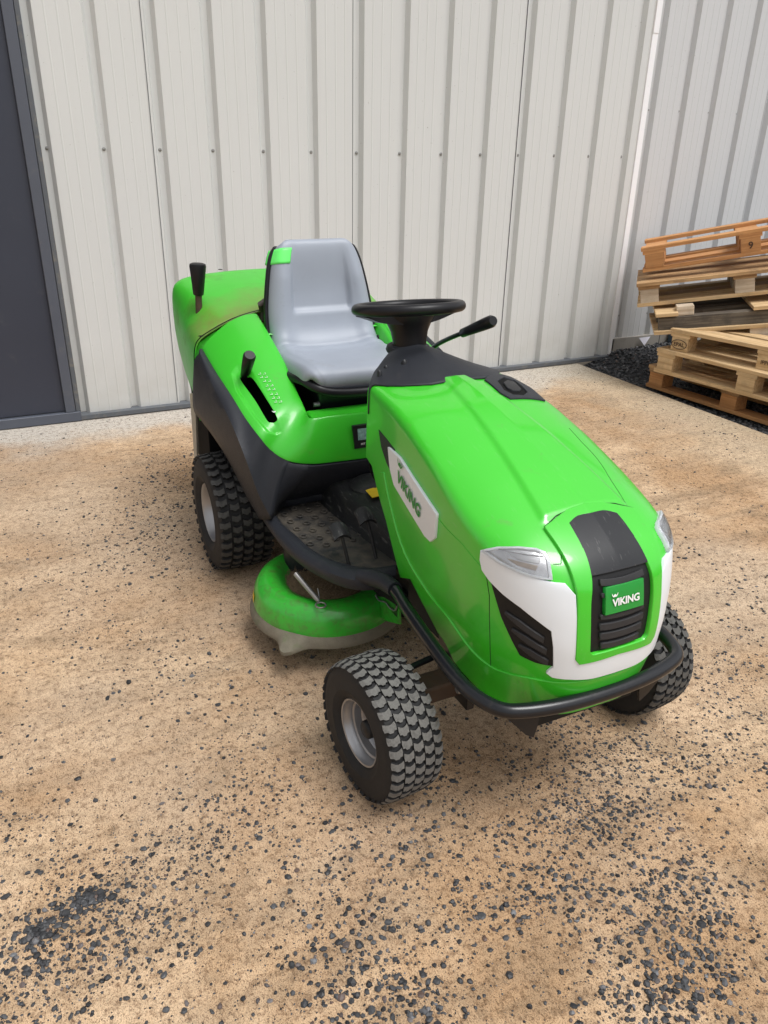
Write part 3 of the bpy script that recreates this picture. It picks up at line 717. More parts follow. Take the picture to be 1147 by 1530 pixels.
for x_, sc_ in ((-.262, .997), (-.16, .99), (-.05, .955)):
    rows.append([np.array([x_, y*sc_*s_, z-.007]) for s_, yz in ((1, 1), (-1, -1)) for y, z in ([(-.462, .66), (-.463, .74), (-.459, .80), (-.441, .840), (-.39, .870), (-.33, .898)] if s_ == 1 else [(-.33, .898), (-.39, .870), (-.441, .840), (-.459, .80), (-.463, .74), (-.462, .66)])])
V, Fc = grid(rows); mesh('cover_joint', V, Fc, m_green_plastic, mower, auto=60, solid=.003)
# black seam between cover and fender
sm = [np.array([-.256, y, z+.003]) for y, z in [(-.463, .66), (-.464, .74), (-.460, .80), (-.441, .843), (-.39, .875), (-.30, .914), (-.20, .938), (-.10, .952), (0, .957), (.1, .952), (.2, .938), (.3, .914), (.39, .875), (.44, .843)]]
tube('seam', crom(sm, 5), .0018, m_ink, rc, seg=6)
# dark fill behind the wheel arches
box('tunnel_support', .30, 1.05, -.13, .13, .22, .44, m_under, mower)
box('chassis', -.50, .30, -.17, .17, .20, .58, m_under, mower)
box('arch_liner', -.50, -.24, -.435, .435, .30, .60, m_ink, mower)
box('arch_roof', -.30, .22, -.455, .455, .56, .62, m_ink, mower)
tube('wire_loop', crom([(-.12, -.44, .50), (-.20, -.455, .545), (-.16, -.46, .58), (-.06, -.45, .585)], 6), .003, m_steel, mower, seg=8)
# levers on the rear cover
p = UN(297, 466, 'x', -.44); tp = UN(295, 393, 'x', -.44)
lk = tube('tipping_lever', [p-np.array([0, 0, .05]), p, p+(tp-p)*.4], .0135, m_rust, mower, seg=12)
q0 = p+(tp-p)*.34; q1 = tp
tube('lever_grip', [q0, q0+(q1-q0)*.04, q0+(q1-q0)*.5, q0+(q1-q0)*.9, q0+(q1-q0)*.97, q1], [.016, .021, .027, .033, .031, .022], m_steer, lk, seg=20)
a = UN(392, 463, 'z', .94); lv2 = tube('locking_lever', [a-np.array([0, 0, .04]), a, UN(389, 455, 'z', .97), UN(400, 447, 'z', .985), UN(416, 444, 'z', .985)], .013, m_brown, mower, seg=10)
for u, v in ((300, 503), (329, 403.5)):
    x_, y_ = (-.26, 0)
    p = UN(u, v, 'z', .90 if v > 450 else 1.045); p[2] += .002
    lathe('cover_hole', [(0, .001), (.009, .001), (.010, 0)], m_ink, rc, seg=12, ctr=p, fr=(np.array([1., 0, 0]), np.array([0, 1., 0]), np.array([-.35, -.25, 1.])))
# ---------------------------------------------------------------- seat
def build_seat():
    path = [(.340, .772), (.358, .800), (.352, .834), (.305, .855), (.20, .852), (.09, .842), (.01, .846), (-.040, .892), (-.066, .97), (-.085, 1.06), (-.102, 1.14), (-.115, 1.195), (-.128, 1.212), (-.145, 1.214)]
    hw_s = [.178, .192, .210, .226, .234, .234, .228, .217, .212, .198, .180, .157, .140, .125]
    Pp = resample(crom([np.array((a, b, c)) for (a, b), c in zip(path, hw_s)], 8), 90)
    T = np.gradient(Pp[:, :2], axis=0); T /= np.linalg.norm(T, axis=1)[:, None]
    Nn = np.stack([T[:, 1], -T[:, 0]], 1)      # points to the sitter
    rows, rows2 = [], []
    K = 61; ns = len(Pp)
    for i in range(ns):
        s = i/(ns-1); x, z, hw = Pp[i]; nx, nz = Nn[i]
        if nx*0+nz*1 < -0.2 and s < .5: pass
        row = []; row2 = []
        for k in range(K):
            t = -1+2*k/(K-1); at = abs(t)
            rnd = .042*((1-min(1, max(0, (at-.84)/.16))**2.2)**.5-1)        # edge rolls down
            bol = .020*np.exp(-((at-.76)/.16)**2)*np.interp(s, [0, .12, .25, .5, .8, .93, 1], [0, .25, .4, .7, .9, .3, 0])
            rec = 0
            if s > .60:
                ed = .56+.10*(s-.6)/.4; f = np.clip((ed-at)/.05, 0, 1)*np.clip((s-.655)/.022, 0, 1)*np.clip((.93-s)/.20, 0, 1); rec = -.016*f*f*(3-2*f)
            wr = -.010*np.exp(-((s-.515+.012*math.cos(t*2.2))/.014)**2)*(1-.3*at)+.005*np.exp(-((s-.475)/.02)**2)-.003*np.exp(-((at-.86)/.02)**2)*(s < .5)
            h = rnd+bol+rec+wr
            y = hw*(math.sin(t*math.pi/2*.98)/math.sin(math.pi/2*.98) if at > 2 else t)
            row.append(np.array([x+nx*h, y, z+nz*h]))
            y2 = y*1.035; h2 = -.034-.002
            row2.append(np.array([x+nx*(h2 if at > .9 else -.05), y2, z+nz*(h2 if at > .9 else -.05)]))
        rows.append(row); rows2.append(row2)
    # close the cushion sides
    full = [r+[r[-1]+np.array([0, -.004, 0])-np.array([Nn[i][0], 0, Nn[i][1]])*.02]+[r[0]+np.array([0, .004, 0])-np.array([Nn[i][0], 0, Nn[i][1]])*.02] for i, r in enumerate(rows)]
    V, Fc = grid(full, closed=True); n_ = len(full[0]); Fc += [tuple(range(n_)), tuple((ns-1)*n_+k for k in range(n_))]
    seat = bpy.data.objects.new('seat', None); link(seat, mower)
    mesh('cushion', V, Fc, m_seat, seat, auto=80)
    # black shell
    rim = []
    sh = []
    for i in range(30, ns):
        x, z, hw = Pp[i]; nx, nz = Nn[i]; e = np.array([nx, 0, nz]); c = np.array([x, 0, z-.020*max(0, 1-i/ns/.42)]); w = hw+.008
        sh.append([c-e*.026+np.array([0, -w, 0]), c-e*.044+np.array([0, -w-.001, 0]), c-e*.060+np.array([0, -w*.85, 0]), c-e*.062, c-e*.060+np.array([0, w*.85, 0]), c-e*.044+np.array([0, w+.001, 0]), c-e*.026+np.array([0, w, 0]), c-e*.024+np.array([0, w-.02, 0]), c-e*.024+np.array([0, -w+.02, 0])])
    V, Fc = grid(sh, closed=True); Fc += [tuple(range(9)), tuple((ns-31)*9+k for k in range(9))]
    mesh('seat_shell', V, Fc, m_steer, seat, auto=50)
    rimp = [(-.035, .222, .850), (.02, .236, .812), (.10, .240, .800), (.20, .234, .796), (.285, .216, .801), (.338, .188, .787), (.356, .14, .771), (.357, .05, .762)]
    rimp = [(a_, -b_, c_) for a_, b_, c_ in rimp]+[(a_, b_, c_) for a_, b_, c_ in rimp[::-1]]
    tube('shell_rim', crom(rimp, 6), .0165, m_steer, seat, seg=12)
    # beading between cushion and shell
    bead = [np.array([Pp[i][0], -(Pp[i][2]+.003), Pp[i][1]])-np.array([Nn[i][0], 0, Nn[i][1]])*.030-np.array([0, 0, .018*max(0, 1-i/ns/.42)]) for i in range(34, ns)]
    bead += [np.array([b[0], -b[1], b[2]]) for b in bead[::-1]]
    tube('piping', bead, .006, m_steer, seat, seg=8, closed=True)
    # tape over the top right corner
    tp = []
    for i in (79, 81, 83, 85, 87):
        pass
    q = []
    for i in range(77, 84):
        r = rows[i]; e = np.array([Nn[i][0], 0, Nn[i][1]])
        line = [r[0]+np.array([-.012, -.012, 0]), r[0]+np.array([0, -.010, 0])-e*.006, r[0]+np.array([0, -.006, 0])+e*.004]+[r[k]+e*.0025 for k in range(1, 12, 1)]
        q.append([p+np.array([0, 0, .0]) for p in line])
    V, Fc = grid(q); mesh('green_tape', V, Fc, m_tape, seat, auto=80, solid=.0012)
    return seat
seat = build_seat()
sb_ = mesh('seat_bracket', *hexa([(-.02, -.15, .67), (.30, -.15, .66), (.30, .15, .66), (-.02, .15, .67), (-.06, -.17, .80), (.335, -.178, .765), (.335, .178, .765), (-.06, .17, .80)]), m_frame, mower, smooth=False, bevel=.006)
box('slide_rail', -.02, .36, -.13, -.10, .64, .675, m_frame, mower)
lathe('pivot_bolt', [(0, -.02), (.008, -.02), (.009, -.014), (.009, 0)], m_rim, mower, seg=12, ctr=(.315, -.168, .72))
lathe('pivot_bolt', [(0, .02), (.008, .02), (.009, .014), (.009, 0)], m_rim, mower, seg=12, ctr=(.315, .168, .72))
# ---------------------------------------------------------------- foot platform
ZF = .362
out = [UN(388, 762, 'z', ZF), UN(408, 792, 'z', ZF), UN(430, 817, 'z', ZF), UN(455, 837, 'z', ZF+.004), UN(482, 852, 'z', ZF+.008), UN(505, 862, 'z', ZF+.014), UN(530, 868, 'z', ZF+.020), UN(560, 868, 'z', ZF+.024), UN(592, 860, 'z', ZF+.028)]
inn = [UN(405, 760, 'z', ZF+.002), UN(422, 785, 'z', ZF), UN(440, 800, 'z', ZF), UN(462, 820, 'z', ZF+.003), UN(486, 834, 'z', ZF+.008), UN(508, 842, 'z', ZF+.013), UN(532, 848, 'z', ZF+.018), UN(560, 850, 'z', ZF+.022), UN(590, 845, 'z', ZF+.026)]
O_, I_ = cp(out, 40), cp(inn, 40); rows = []
for o_, i_ in zip(O_, I_):
    d = (o_-i_)/max(1e-6, np.linalg.norm(o_-i_))
    rows.append([i_+np.array([0, 0, -.006]), i_+np.array([0, 0, .004]), i_*.7+o_*.3+np.array([0, 0, .014]), i_*.3+o_*.7+np.array([0, 0, .013]), o_+np.array([0, 0, .003]), o_+d*.003+np.array([0, 0, -.016]), o_-d*.008+np.array([0, 0, -.035]), i_+np.array([0, 0, -.035])])
V, Fc = grid(rows); mesh('footrest_rim', V, Fc, m_dash, mower, auto=50); mesh('footrest_rim', [p*np.array([1, -1, 1]) for p in V], Fc, m_dash, mower, auto=50)
# floor of the footrest
cl = cp([(.14, -.12, ZF-.004), (.30, -.12, ZF-.004), (.5, -.12, ZF), (.7, -.12, ZF+.006), (.82, -.12, ZF+.014), (.98, -.12, ZF+.024)], 40)
rows = [[a*(1-t)+b*t+np.array([0, 0, -.002]) for t in np.linspace(0, 1, 16)] for a, b in zip(I_, cl)]
V, Fc = grid(rows); ff = mesh('footrest_floor', V, Fc, m_step, mower, auto=60, solid=.006)
V2 = [p*np.array([1, -1, 1]) for p in V]; mesh('footrest_floor', V2, Fc, m_step, mower, auto=60, solid=.006)
# raised studs
k = 0; stv = []
for i in range(6):
    for j in range(5):
        x = .335+i*.062+(j % 2)*.031; y = -.335+j*.045
        if x > .72: continue
        rr = [np.array([x+.012*math.cos(a), y+.010*math.sin(a), ZF+.0015+(.007 if x > .6 else 0)*(x-.6)/.1]) for a in np.linspace(0, 2*math.pi, 14, endpoint=False)]
        tube('tread_stud', rr, .0026, m_step, ff, seg=6, closed=True)
# riser below the green edge, down to the footrest
Gf = cp(Gc[5:], 30)
base = cp([UN(406, 770, 'z', ZF+.01), UN(425, 762, 'z', ZF+.01), UN(447, 758, 'z', ZF+.01), UN(470, 758, 'z', ZF+.01), (.33, .0, ZF+.06), (.33, .08, ZF+.06)], 30)
base = cp([Mc[-1], (.34, -.34, ZF+.012), (.315, -.27, ZF+.004), (.31, -.19, ZF+.004), (.325, -.10, ZF+.01), (.33, .0, ZF+.02), (.33, .06, ZF+.02)], 30)
Gf = cp([G1[-1]]+Gc[7:], 30)
rows = []
for q_, (g, b) in enumerate(zip(Gf, base)):
    f_ = min(1, q_/6)
    rows.append([g+np.array([-.008, 0, -.001]), g*.96+b*.04+np.array([.008, 0, 0])*f_]+[g*(1-t)+b*t+np.array([.010*(1-t)+.020*math.sin(t*math.pi), 0, 0])*f_+np.array([0, -.004, .0064])*(1-f_)*math.sin(t*math.pi) for t in np.linspace(.12, .9, 9)]+[b+np.array([.03, 0, -.0])*f_])
rows.insert(0, [p+np.array([-.03, -.002, -.004]) for p in rows[0]])
V, Fc = grid(rows); mesh('riser', V, Fc, m_dash, mower, auto=60, solid=.004)
mesh('riser', [p*np.array([1, -1, 1]) for p in V], Fc, m_dash, mower, auto=60, solid=.004)
# centre tunnel
def tunnel():
    rows = []
    for x, hw, zt in ((.325, .165, .455), (.36, .170, .462), (.42, .168, .462), (.50, .165, .462), (.60, .155, .462), (.70, .15, .460), (.80, .145, .457), (.90, .14, .452), (1.0, .13, .45)):
        prof = [(-hw-.012, ZF-.01), (-hw-.004, ZF+.02), (-hw+.002, zt-.025), (-hw+.012, zt-.006), (-hw+.03, zt), (-hw*.5, zt+.012), (0, zt+.016), (hw*.5, zt+.012), (hw-.03, zt), (hw-.012, zt-.006), (hw-.002, zt-.025), (hw+.004, ZF+.02), (hw+.012, ZF-.01)]
        rows.append([np.array([x, y, z]) for y, z in prof])
    rows.insert(0, [np.array([.318, p[1]*.97, min(p[2], .44)-.02]) for p in rows[0]])
    return grid(rows)
V, Fc = tunnel(); tn = mesh('transmission_tunnel', V, Fc, m_tunnel, mower, sub=1, auto=70)
# dome on the tunnel
V, Fc = latheg([(0, .03), (.03, .029), (.055, .022), (.07, .010), (.078, 0)], 28, ctr=(.50, -.05, .468), fr=(np.array([1., 0, 0]), np.array([0, 1., 0]), np.array([0, 0, 1.])))
mesh('tunnel_dome', V, Fc, m_tunnel, mower)
# yellow warning label
yl = [UN(546, 733, 'z', .482), UN(566, 727, 'z', .482), UN(573, 740, 'z', .482), UN(556, 744, 'z', .482)]
yb = mesh('warning_label', [p+np.array([0, 0, .0]) for p in yl], [(0, 1, 2, 3)], m_yellow, mower, smooth=False, solid=.002)
for s_ in (.22, .55, .85):
    for t_ in (.28, .72):
        c_ = (yl[0]*(1-s_)+yl[1]*s_)*(1-t_)+(yl[3]*(1-s_)+yl[2]*s_)*t_+np.array([0, 0, .0014])
        mesh('warning_symbol', [c_+np.array([-.006, .0, 0]), c_+np.array([.005, -.006, 0]), c_+np.array([.004, .006, 0])], [(0, 1, 2)], m_ink, yb, smooth=False)
# pedals
for (pu, pv, bu, bv, w_) in ((508, 795, 524, 850, .028), (546, 772, 562, 826, .028)):
    top = UN(pu, pv, 'z', .47 if pu < 530 else .50); botm = UN(bu, bv, 'z', .37 if pu < 530 else .42)
    pd = tube('pedal', [top+np.array([.012, 0, -.01]), top*.5+botm*.5, botm-np.array([0, 0, .02])], .0055, m_under, mower, seg=10)
    tx = np.array([.55, 0, .83]); ty = np.array([0, 1., 0])
    rows = []
    for i, t in enumerate(np.linspace(-1, 1, 9)):
        c_ = top+tx*0.0+np.array([-.030*t*.0, 0, 0])+ty*w_*t
        bend = .014*(1-t*t)
        rows.append([c_+np.array([.022, 0, -.014+bend]), c_+np.array([.0, 0, .003+bend]), c_+np.array([-.026, 0, .010+bend]), c_+np.array([-.028, 0, .004+bend]), c_+np.array([.0, 0, -.005+bend]), c_+np.array([.018, 0, -.022+bend])])
    g = grid(rows, closed=True); g[1].extend([tuple(range(6)), tuple(8*6+k for k in range(6))]); mesh('pedal_pad', g[0], g[1], m_tunnel, pd, auto=50)
# thin cable beside the bonnet
tube('cable', crom([UN(553, 640, 'y', -.19), UN(552, 680, 'y', -.2), UN(554, 705, 'y', -.2), UN(563, 720, 'y', -.19)], 6), .0025, m_ink, mower, seg=6)
# ---------------------------------------------------------------- bumper and front frame
bpts = [tuple(UN(548, 862, 'z', .392)), tuple(UN(572, 868, 'z', .40)), tuple(UN(592, 884, 'z', .407)), (1.20, -.262, .41), (1.36, -.280, .41), (1.50, -.292, .41), (1.572, -.288, .41), (1.620, -.262, .41), (1.648, -.215, .41), (1.668, -.12, .41), (1.674, 0, .41), (1.668, .12, .41), (1.648, .215, .41), (1.620, .262, .41), (1.572, .288, .41), (1.50, .292, .41), (1.36, .280, .41), (1.20, .262, .41), (1.05, .250, .405), (.80, .235, .385)]
bmp_ = [np.array(p)+np.array([.018, 0, 0])*(p[0] > 1.6) for p in bpts]
tube('bumper', crom(bmp_, 6), .0175, m_frame, mower, seg=16)
tube('bumper_sleeve', [UN(536, 860, 'z', .388), UN(556, 863, 'z', .393), UN(574, 869, 'z', .40), UN(590, 881, 'z', .406)], [.022, .0255, .0255, .0235], m_dash, mower, seg=16)
box('front_frame', 1.05, 1.62, -.155, .155, .30, .36, m_under, mower)
for s in (-1, 1):
    pp_ = [UN(u, v, 'x', 1.645) for u, v in ((742, 1060), (808, 1058), (803, 1085), (797, 1102), (785, 1098))]
    V = [(1.645, p[1]*-s if s > 0 else p[1], p[2]) for p in pp_]; V += [(x-.008, y, z) for x, y, z in V]
    mesh('corner_bracket', V, [(0, 1, 2, 3, 4), (9, 8, 7, 6, 5), (0, 5, 6, 1), (1, 6, 7, 2), (2, 7, 8, 3), (3, 8, 9, 4), (4, 9, 5, 0)], m_frame, mower, smooth=False)
box('tow_plate', 1.59, 1.60, -.10, .12, .285, .335, m_steel, mower)
# front axle
box('front_axle', 1.305, 1.375, -.335, .335, .235, .285, m_rust, mower, bevel=.006)
for s in (-1, 1):
    tube('king_pin', [(1.34, s*.335, .17), (1.34, s*.335, .305)], .018, m_rust, mower, seg=12)
    lathe('king_pin_nut', [(0, .325), (.016, .325), (.018, .318), (.018, .305)], m_steel, mower, seg=8, ctr=(1.34, s*.335, 0), fr=(np.array([1., 0, 0]), np.array([0, 1., 0]), np.array([0, 0, 1.])))
    tube('tie_rod', [(1.27, s*.33, .275), (1.24, s*.06, .30)], .009, m_frame, mower, seg=10)
    tube('steering_arm', [(1.34, s*.335, .285), (1.27, s*.33, .275)], .012, m_frame, mower, seg=10)
    tube('stub_axle', [(1.34, s*.335, .185), (1.34, s*.42, .185)], .012, m_frame, mower, seg=10)
    box('axle_support', 1.26, 1.42, s*.19-.012, s*.19+.012, .22, .39, m_frame, mower)
lathe('frame_bolt', [(0, -.02), (.009, -.019), (.012, -.012), (.012, 0)], m_steel, mower, seg=12, ctr=UN(692, 1028, 'y', -.245))
# ---------------------------------------------------------------- wheels
def make_wheel(r, w, rimr, treadm, rows_n, cols, front, side):
    lug = .0075 if front else .0125; lr_, wr_ = (.405, .445) if front else (.335, .40)
    hw = w/2
    wh = bpy.data.objects.new('wheel', None); link(wh, mower)
    rt = r-(.007 if front else .012)
    prof = [(rimr*1.0, -hw*.70), (rimr*1.05, -hw*.86), (rimr*1.12, -hw*.93), (rimr*1.3, -hw*1.0), (rimr*1.32, -hw*1.013), (rimr*1.36, -hw*1.0), (r*.80, -hw*1.0), (r*.88, -hw*.96), (r*.94, -hw*.88), (rt*.985, -hw*.76), (rt, -hw*.5), (rt*1.004, 0)]
    prof = prof+[(a, -b) for a, b in prof[:-1][::-1]]
    lathe('tyre', prof, m_rubber, wh, seg=72, auto=45)
    # tread blocks
    def surf(th, y, h):      # y in -hw..hw
        ay = abs(y)/hw
        rr = np.interp(ay, [0, .5, .76, .88, .97], [rt*1.004, rt, rt*.985, r*.94, r*.88])
        n = np.interp(ay, [0, .5, .76, .88, .97], [0, .12, .45, .8, 1.1]); sg = 1 if y > 0 else -1
        rr2 = rr+h*math.cos(n); yy = y+sg*h*math.sin(n); return np.array([rr2*math.cos(th), yy, rr2*math.sin(th)])
    V, Fc, mi = [], [], []
    pitch = 2*math.pi/rows_n; cw = 2*hw*.93/cols
    rnd = random.Random(5)
    for i in range(rows_n):
        for c in range(cols):
            yc = -hw*.93+cw*(c+.5); st_ = (c % 2)*.5
            th0 = (i+st_)*pitch; L2 = pitch*lr_; Wd = cw*wr_
            flip = 1
            pts = []
            bendv = .20*pitch
            # bow-tie block: V notch on one side, point on the other
            for (a, b) in ((-1, -.62), (-.55, -.66), (-.28, -1.0), (.28, -1.0), (.55, -.66), (1, -.62), (1.06, .15), (1, .95), (.45, .62), (0, .48), (-.45, .62), (-1, .95), (-1.06, .15)):
                pts.append((th0+b*L2, yc+a*Wd))
            n0 = len(V); jit = rnd.uniform(-.0006, .0006)
            for th, y in pts: V.append(surf(th, y, lug+jit))
            cth = th0; cy = yc
            for th, y in pts: V.append(surf(cth+(th-cth)*1.13, cy+(y-cy)*1.08, -.003))
            m_ = len(pts); Fc.append(tuple(range(n0, n0+m_))); mi.append(0)
            for q in range(m_): Fc.append((n0+q, n0+(q+1) % m_, n0+m_+(q+1) % m_, n0+m_+q)); mi.append(1)
    me = mesh('tread', V, Fc, [treadm, m_rubber], wh, smooth=False, mi=mi)
    # rim, outer side = side*+y
    s = side
    if front:
        rp = [(rimr*1.02, .70), (rimr*1.05, .80), (rimr*1.02, .86), (rimr*.97, .84), (rimr*.94, .70), (rimr*.91, .67), (rimr*.89, .50), (rimr*.83, .46), (rimr*.81, .20), (rimr*.76, .16), (rimr*.74, -.02), (rimr*.68, -.08), (rimr*.36, -.04), (rimr*.30, .02), (rimr*.27, .04)]
        lathe('rim', [(a, s*b*hw) for a, b in rp], m_rim, wh, seg=56, auto=50)
        lathe('hub_cap', [(rimr*.30, -s*.05*hw), (rimr*.28, s*.56*hw), (rimr*.23, s*.62*hw), (0, s*.62*hw)], m_black, wh, seg=20, auto=50)
    else:
        rp = [(rimr*1.02, .72), (rimr*1.05, .82), (rimr*1.02, .87), (rimr*.97, .84), (rimr*.93, .66), (rimr*.90, .60), (rimr*.86, .40), (rimr*.82, .36), (rimr*.80, .08), (rimr*.76, .04), (rimr*.74, -.25), (rimr*.68, -.32), (rimr*.36, -.28), (rimr*.22, -.22), (0, -.22)]
        lathe('rim', [(a, s*b*hw) for a, b in rp], m_rim, wh, seg=56, auto=50)
        for k in range(5):
            a = 2*math.pi*k/5; lathe('wheel_bolt', [(0, -s*.2*hw), (.007, -s*.21*hw), (.009, -s*.3*hw)], m_steel, wh, seg=8, ctr=(rimr*.58*math.cos(a), 0, rimr*.58*math.sin(a)))
    return wh
STEER = R(5.79)
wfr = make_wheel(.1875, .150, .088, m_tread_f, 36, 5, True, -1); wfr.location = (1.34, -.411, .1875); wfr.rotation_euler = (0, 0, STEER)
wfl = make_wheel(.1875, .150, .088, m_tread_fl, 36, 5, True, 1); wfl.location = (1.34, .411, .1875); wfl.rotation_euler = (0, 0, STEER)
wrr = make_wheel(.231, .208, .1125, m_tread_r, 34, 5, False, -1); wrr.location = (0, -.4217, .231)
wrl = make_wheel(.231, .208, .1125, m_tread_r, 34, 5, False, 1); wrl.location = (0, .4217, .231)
tube('rear_axle', [(0, -.33, .231), (0, .33, .231)], .03, m_under, mower, seg=12)
# ---------------------------------------------------------------- cutting deck
DC = np.array([.615, -.265]); 
def deck_side(sgn):
    ez = (np.array([1., 0, 0]), np.array([0, sgn*1., 0]), np.array([0, 0, 1.]))
    prof = [(.247, .112), (.252, .128), (.2505, .150), (.243, .190), (.230, .214), (.206, .228), (.178, .228), (.152, .216), (.136, .200), (.122, .197), (.06, .197), (0, .197)]
    V, Fc = latheg(prof, 72, ctr=(DC[0], sgn*DC[1]*-1 if sgn < 0 else DC[1], 0), fr=(np.array([1., 0, 0]), np.array([0, 1., 0]), np.array([0, 0, 1.])))
    return V, Fc
for sgn in (1, -1):
    V, Fc = latheg([(.247, .118), (.252, .130), (.2505, .150), (.245, .186), (.232, .212), (.208, .226), (.180, .227), (.154, .216), (.138, .202), (.120, .197), (.06, .197), (0, .197)], 80, ctr=(DC[0], sgn*DC[1], 0), fr=(np.array([1., 0, 0]), np.array([0, 1., 0]), np.array([0, 0, 1.])))
    dk = mesh('deck_shell', V, Fc, m_deck, mower, auto=70)
    # rolled lip, caked with dirt; flares out into a corner at the front right
    rows = []
    for k in range(180):
        a = 2*math.pi*k/180
        ex = .060*np.exp(-(((a-R(313)+math.pi) % (2*math.pi)-math.pi)/.13)**2)
        rows.append([np.array([DC[0]+r*math.cos(a), sgn*(DC[1]+r*math.sin(a)), z]) for r, z in ((.249, .140), (.256+ex*.35, .128), (.264+ex, .112), (.264+ex, .100), (.250+ex*.7, .096), (.240, .100))])
    V, Fc = grid(rows+[rows[0]]); mesh('deck_lip', V, Fc, m_decklip, dk, auto=60)
box('deck_middle', .42, .80, -.20, .20, .12, .20, m_deck, mower, bevel=.02)
ez = (np.array([1., 0, 0]), np.array([0, 1., 0]), np.array([0, 0, 1.]))
# black belt cover / mounting on the deck
lathe('belt_cover', [(.082, .19), (.084, .26), (.080, .30), (.078, .345), (0, .345)], m_black, mower, seg=36, ctr=(DC[0]-.135, DC[1]-.02, 0), fr=ez)
box('deck_arm', .40, .96, -.17, -.12, .22, .30, m_under, mower)
# dry clippings
def clippings():
    V, Fc = [], []
    for k in range(3200):
        a = random.uniform(0, 2*math.pi); r = .145*math.sqrt(random.random()); x = DC[0]+.0+r*math.cos(a); y = DC[1]+r*math.sin(a); z = .200+random.random()*.014+(.012 if r < .12 else 0)
        d = random.uniform(0, math.pi); l = random.uniform(.006, .02); w = .0022; t = random.uniform(-.35, .7)
        dx, dy, dz = math.cos(d)*l*math.cos(t), math.sin(d)*l*math.cos(t), l*math.sin(t)
        n0 = len(V); V += [(x, y, z), (x+w*math.sin(d), y-w*math.cos(d), z), (x+dx, y+dy, z+dz)]; Fc.append((n0, n0+1, n0+2))
    return V, Fc
V, Fc = clippings(); cpg = mesh('grass_clippings', V, Fc, m_grass, mower, smooth=False); cpg['kind'] = 'stuff'
V, Fc = latheg([(.15, .197), (.12, .207), (.07, .215), (0, .217)], 40, ctr=(DC[0], DC[1], 0), fr=ez); mesh('clipping_mat', V, Fc, m_grass, mower)
# rod, spring and hook
a = UN(441, 857, 'z', .30); b = UN(476, 898, 'z', .238)
tube('lift_rod', [a, a+(b-a)*.92, b], [.0085, .0085, .006], m_steel, mower, seg=12)
c_ = UN(479, 905, 'z', .236); ringp = [c_+np.array([.0+.016*math.cos(t), .016*math.sin(t), .002+.0*t]) for t in np.linspace(0, 2*math.pi, 20, endpoint=False)]
hk = tube('hook_ring', ringp, .0028, m_steel, mower, seg=8, closed=True)
tube('hook_wire', crom([c_+np.array([-.016, 0, 0]), c_+np.array([-.04, .01, .012]), c_+np.array([-.055, .012, .03])], 5), .0025, m_steel, hk, seg=8)
tube('rod_bracket', [b-np.array([.005, 0, .03]), b], .006, m_deck, mower, seg=8)
# orange label on the deck
for k in range(1):
    V = [];
    for t in np.linspace(R(262), R(250), 7):
        for zz, rr in ((.150, .2515), (.178, .2478)): V.append((DC[0]+(rr+.0012)*math.cos(t), DC[1]+(rr+.0012)*math.sin(t), zz))
    mesh('warning_label', V, [(2*i, 2*i+1, 2*i+3, 2*i+2) for i in range(6)], m_yellow, mower)
# green hanger plate with steel clip
hp = [UN(560, 889, 'y', -.17), UN(575, 893, 'y', -.17), UN(590, 903, 'y', -.17), UN(596, 908, 'y', -.17), UN(597, 933, 'y', -.17), UN(578, 928, 'y', -.17), UN(561, 918, 'y', -.17)]
mesh('deck_hanger', hp+[p+np.array([0, .006, 0]) for p in hp], [tuple(range(7)), tuple(range(13, 6, -1))]+[(i, (i+1) % 7, 7+(i+1) % 7, 7+i) for i in range(7)], m_deck, mower, smooth=False)
tube('hanger_clip', crom([UN(561, 889, 'y', -.176), UN(566, 897, 'y', -.176), UN(576, 900, 'y', -.176), UN(582, 908, 'y', -.176), UN(590, 912, 'y', -.176), UN(593, 905, 'y', -.176)], 5), .003, m_rim, mower, seg=8)
# ================================================================ WALL, DOOR
WY = 4.874
def metal(name, col, dirt=.1, dz=True):
    m, nt, b, N, L = nodes(name); geo = nt.nodes.new('ShaderNodeNewGeometry').outputs['Position']
    n1 = noise(nt, geo, .8, 5); c = mixc(nt, n1, [x*.95 for x in col], [min(1, x*1.04) for x in col])
    st = noise(nt, mapv(nt, geo, (34, 34, .6)), 1, 4, .6); c = mixc(nt, mathn(nt, 'MULTIPLY', ramp(nt, st, .48, .75), dirt), c, [x*.62 for x in (col[0], col[1]*.96, col[2]*.84)])
    sep = nt.nodes.new('ShaderNodeSeparateXYZ'); L(geo, sep.inputs[0])
    low = nt.nodes.new('ShaderNodeMapRange'); L(sep.outputs[2], low.inputs[0]); low.inputs[1].default_value = .45; low.inputs[2].default_value = .02; low.inputs[3].default_value = 0; low.inputs[4].default_value = .45
    c = mixc(nt, mathn(nt, 'MULTIPLY', low.outputs[0], noise(nt, geo, 9, 6)), c, (.30, .26, .19))
    spk = noise(nt, geo, 70, 3, .6); c = mixc(nt, mathn(nt, 'MULTIPLY', ramp(nt, spk, .70, .74), .5), c, (.16, .14, .11))
    L(c, b.inputs['Base Color']); b.inputs['Roughness'].default_value = .48; b.inputs['Specular IOR Level'].default_value = .35
    bump(nt, b, noise(nt, mapv(nt, geo, (6, 6, .8)), 1, 3), .25, .003)
    return m
m_clad = metal('cream_cladding', (.635, .645, .638), .04)
m_clad2 = metal('grey_cladding', (.60, .61, .62), .08)
m_door = M('door_blue_grey', (.034, .040, .060), .42, .08, 3, bmp=.05, bs=30, dirt=.05, dcol=(.1, .1, .1))
m_doorf = M('frame_blue_grey', (.082, .092, .118), .45, .08, 5, dirt=.1, dcol=(.2, .18, .15))
m_flash = M('flashing_grey', (.10, .11, .125), .45, .15, 8, dirt=.35, dcol=(.25, .22, .17), ds=20)
